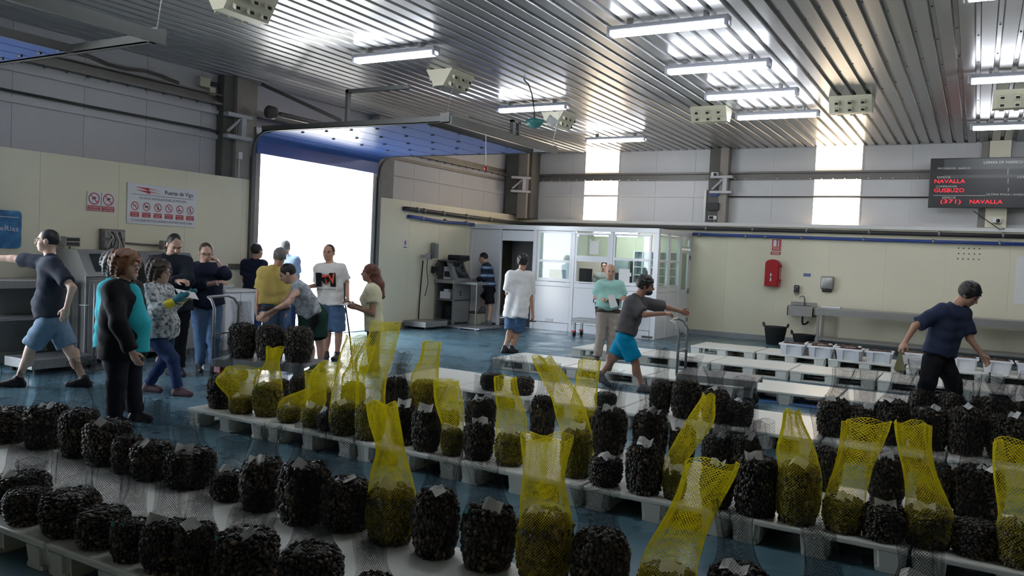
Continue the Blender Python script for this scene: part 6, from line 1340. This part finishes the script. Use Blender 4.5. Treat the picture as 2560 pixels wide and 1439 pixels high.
X['child']('belt', [C(X['pv'] + X['spine'] * .03 - X['Lt'] * .08, X['pv'] + X['spine'] * .03 + X['Lt'] * .08, .135, .135, .02), ('sub', X['pv'] + X['spine'] * .17, [X['Lt'], X['fwd'], X['spine']], (.5, .5, .12), 0), ('sub', X['pv'] - X['spine'] * .12, [X['Lt'], X['fwd'], X['spine']], (.5, .5, .12), 0)], HB)
o, J, X = person('outside', 'person in pale blue shirt standing out in the bright doorway', SK1, 'short', HG, None, cloth('pale_blue_cloth', (0.35, 0.45, 0.62)), .8, 0.05, .02, 1.97, DD, .02, SHOEB, res=1.3)
o, J, X = person('bending', 'woman in grey sleeveless top and dark green apron bending over the trolley', SK2, 'short', M_hair_dark, None, spotted('grey_print_cloth', [(0.35, (0.22, 0.25, 0.28)), (0.6, (0.42, 0.46, 0.50))], 22), .12, 0.0, .02, .85, BLK, .03, SHOEB, girth=1.15, belly=.03, bust=.03, pitch=.5, res=1.1)
pv, kn = X['pv'], (J['kL'] + J['kR']) / 2
X['child']('apron', [C(pv + X['spine'] * .16 + X['fwd'] * .03, pv + X['fwd'] * .02, .155, .185, .05), C(pv + X['fwd'] * .02, kn * .75 + pv * .25 + X['F'] * .03, .185, .20, .05, True)], cloth('apron_green', (0.012, 0.045, 0.035)))
o, J, X = person('logo', 'man in white music-logo tee and denim shorts walking in from the doorway', SK1, 'cropped', HB, None, cloth('white_cotton', (0.72, 0.70, 0.68)), .85, -0.05, .024, .88, DN, .03, SHOEB, girth=1.05, res=1.1)
nk, sp, fw, sd, s = X['nk'], X['spine'], X['fwd'], X['sd'], X['s']
ch = nk - sp * .24 * s + fw * .146 * s; base = MB()
def cq(a, b, off): return ch + sd * a + sp * b + fw * off
base.prism([cq(a, b, 0) for a, b in ((-.165, -.10), (-.085, -.10), (-.085, .0), (-.02, -.07), (.055, .0), (.055, -.10), (.135, -.10), (.135, .11), (.05, .11), (-.02, .03), (-.09, .11), (-.165, .11))], fw * .012)
base.build('block_letter', BLK, o)
text('TV', o, mat('print_red', (0.75, 0.10, 0.05), .7), cq(-.05, -.07, .014), tuple(_n(sd * .97 + sp * .16)), tuple(_n(sp * .97 - sd * .16)), width=.20, cap=.14, name='red_letters', bold=.03)
text('MUSIC TELEVISION', o, BLK, cq(-.15, -.15, .004), tuple(sd), tuple(sp), width=.28, cap=.022, name='small_print')
o, J, X = person('stick', 'long-haired woman in cream tee and jeans holding a thin stick', SK3, 'long', HM, None, cloth('cream_cotton', (0.70, 0.66, 0.45)), .55, 0.06, .03, 1.97, DD, .014, SHOEB, bust=.03, girth=1.0, res=1.1, curl=(.9, 1.0))
rt_ = _v(PEOPLE['stick']['root'] + [0]); hr = J['hR'] + rt_
tag(MB().tube([hr + _v((-.02, 0, .25)), hr, hr + _v((.10, .03, -.55)), hr + _v((.16, .04, -hr[2] + .01))], .011, 8).build('walking_stick', M_black, None, True), 'thin dark stick held by the long-haired woman', 'stick')
tag(MB().prism([J['hL'] + rt_ + _v((-.10, -.05, .0)), J['hL'] + rt_ + _v((.02, -.07, .0)), J['hL'] + rt_ + _v((.03, .06, .03)), J['hL'] + rt_ + _v((-.08, .07, .03))], (0, 0, .004)).build('paper_slip', M_paper), 'white slip in the hand of the long-haired woman', 'paper')
STR = striped('striped_knit', [(0.0, (0.012, 0.016, 0.035)), (0.40, (0.10, 0.22, 0.42)), (0.55, (0.42, 0.50, 0.55)), (0.66, (0.05, 0.12, 0.28)), (0.8, (0.012, 0.016, 0.035))], .19, .25)
o, J, X = person('stripe', 'man in striped blue sweater and black shorts working at the kiosk', SK2, 'cropped', M_hair_dark, 'sweater', STR, 1.9, -0.04, .026, .95, BLK, .03, SHOEG, res=1.2, pitch=.3)
o, J, X = person('white', 'man in white tee and denim shorts walking away past the office door', SK1, 'thick', M_hair_dark, None, cloth('white_jersey', (0.78, 0.77, 0.75)), .85, 0.13, .03, .88, DN, .035, SHOEB, girth=1.1, res=1.1, headyaw=.5, curl=(.4, .9))
X['child']('beard', [E(X['H'](.045, 0, -.07), [X['f'], X['r'], X['u']], (.062, .062, .045), .02)], M_hair_dark, .0095)
hr = J['hR'] + _v(PEOPLE['white']['root'] + [0]); tag(MB().box((hr[0], hr[1], hr[2] - .03), (.07, .13, .02), .006).build('phone', M_black), 'dark phone in the hand of the man in white tee', 'phone')
o, J, X = person('office', 'person in grey tee standing inside the glazed office', SK1, 'short', M_hair_dark, None, cloth('sage_cloth', (0.30, 0.33, 0.28)), .85, 0.06, .022, 1.97, DD, .02, SHOEB, res=1.3)
o, J, X = person('polo', 'bald man in mint polo shirt and khaki trousers reading a slip', SK1, 'bald', None, None, cloth('mint_cloth', (0.34, 0.60, 0.53)), .88, -0.1, .026, 1.98, cloth('khaki_cloth', (0.42, 0.36, 0.31)), .026, SHOEB, girth=1.08, belly=.03, pitch=.12, curl=(.9, .9), collar=cloth('mint_collar', (0.36, 0.62, 0.55)))
X['child']('belt', [C(X['pv'] + X['spine'] * .05 - X['Lt'] * .075, X['pv'] + X['spine'] * .05 + X['Lt'] * .075, .138, .138, .02), ('sub', X['pv'] + X['spine'] * .185, [X['Lt'], X['fwd'], X['spine']], (.5, .5, .12), 0), ('sub', X['pv'] - X['spine'] * .095, [X['Lt'], X['fwd'], X['spine']], (.5, .5, .12), 0)], HB)
rt_ = _v(PEOPLE['polo']['root'] + [0]); a = (J['hL'] + J['hR']) / 2 + rt_; lt = X['Lt']; fd = X['F']
tag(MB().prism([a - lt * .10 + fd * .05 + _v((0, 0, .10)), a + lt * .0 + fd * .06 + _v((0, 0, .13)), a + lt * .08 + fd * .08 + _v((0, 0, -.06)), a - lt * .04 + fd * .07 + _v((0, 0, -.10))], fd * .004).build('paper_slip', M_paper), 'folded white slip held by the man in mint polo', 'paper')
hl = J['hL'] + rt_; tag(MB().box((hl[0], hl[1] - .03, hl[2]), (.09, .03, .13), .01).build('handset', M_black), 'dark handset held by the man in mint polo', 'handset')
o, J, X = person('pusher', 'man in grey tee and turquoise shorts pushing the trolley', SK3, 'thick', M_hair_dark, None, cloth('grey_jersey', (0.095, 0.09, 0.095)), .85, -0.03, .028, .90, cloth('turquoise_shorts', (0.0, 0.26, 0.46), .06), .035, SHOEG, girth=1.02, pitch=.15, curl=(1.0, 1.0))
X['child']('beard', [E(X['H'](.045, 0, -.07), [X['f'], X['r'], X['u']], (.062, .062, .045), .02)], M_hair_dark, .0095)
o, J, X = person('picker', 'man in navy tee and black trousers leaning over the dark sacks', SK1, 'thick', M_hair_dark, None, cloth('navy_jersey', (0.030, 0.042, 0.085)), .85, -0.03, .028, 1.97, BLK, .03, SHOEB, girth=1.02, pitch=.6, headyaw=.25, curl=(.7, .9))
rt_ = _v(PEOPLE['picker']['root'] + [0]); hr = J['hR'] + rt_
m = MB(); lt = X['Lt']
for k in range(7):
    a = -.5 + k * .16; m.add([hr + _v((0, 0, .02)), hr + lt * (.16 * math.sin(a) - .02) + _v((0, -.01 * k, -.24 * math.cos(a))), hr + lt * (.16 * math.sin(a) + .05) + _v((0, -.01 * k, -.25 * math.cos(a)))], [(0, 1, 2)])
tag(m.build('paper_bundle', mat('straw_paper', (0.55, 0.52, 0.30), .8)), 'bundle of yellowish slips in the hand of the bending man', 'papers')

# ------------------------------------------------------------------ beyond the doorway
t = thing('warehouse', 'pale warehouse across the quay, washed out in the doorway', 'building', (-46, 34, 0))
MB().bb(-6, 6, -22, 22, 0, 7).build('wall', mat('rose_render', (0.62, 0.48, 0.44), .8), t); MB().bb(-6.4, 6.4, -22.4, 22.4, 7, 7.5).build('roof', M_galv, t)
for y in range(-18, 20, 6): MB().bb(6, 6.08, y - 1, y + 1, 0, 3.4).build('gate', M_crate, t)
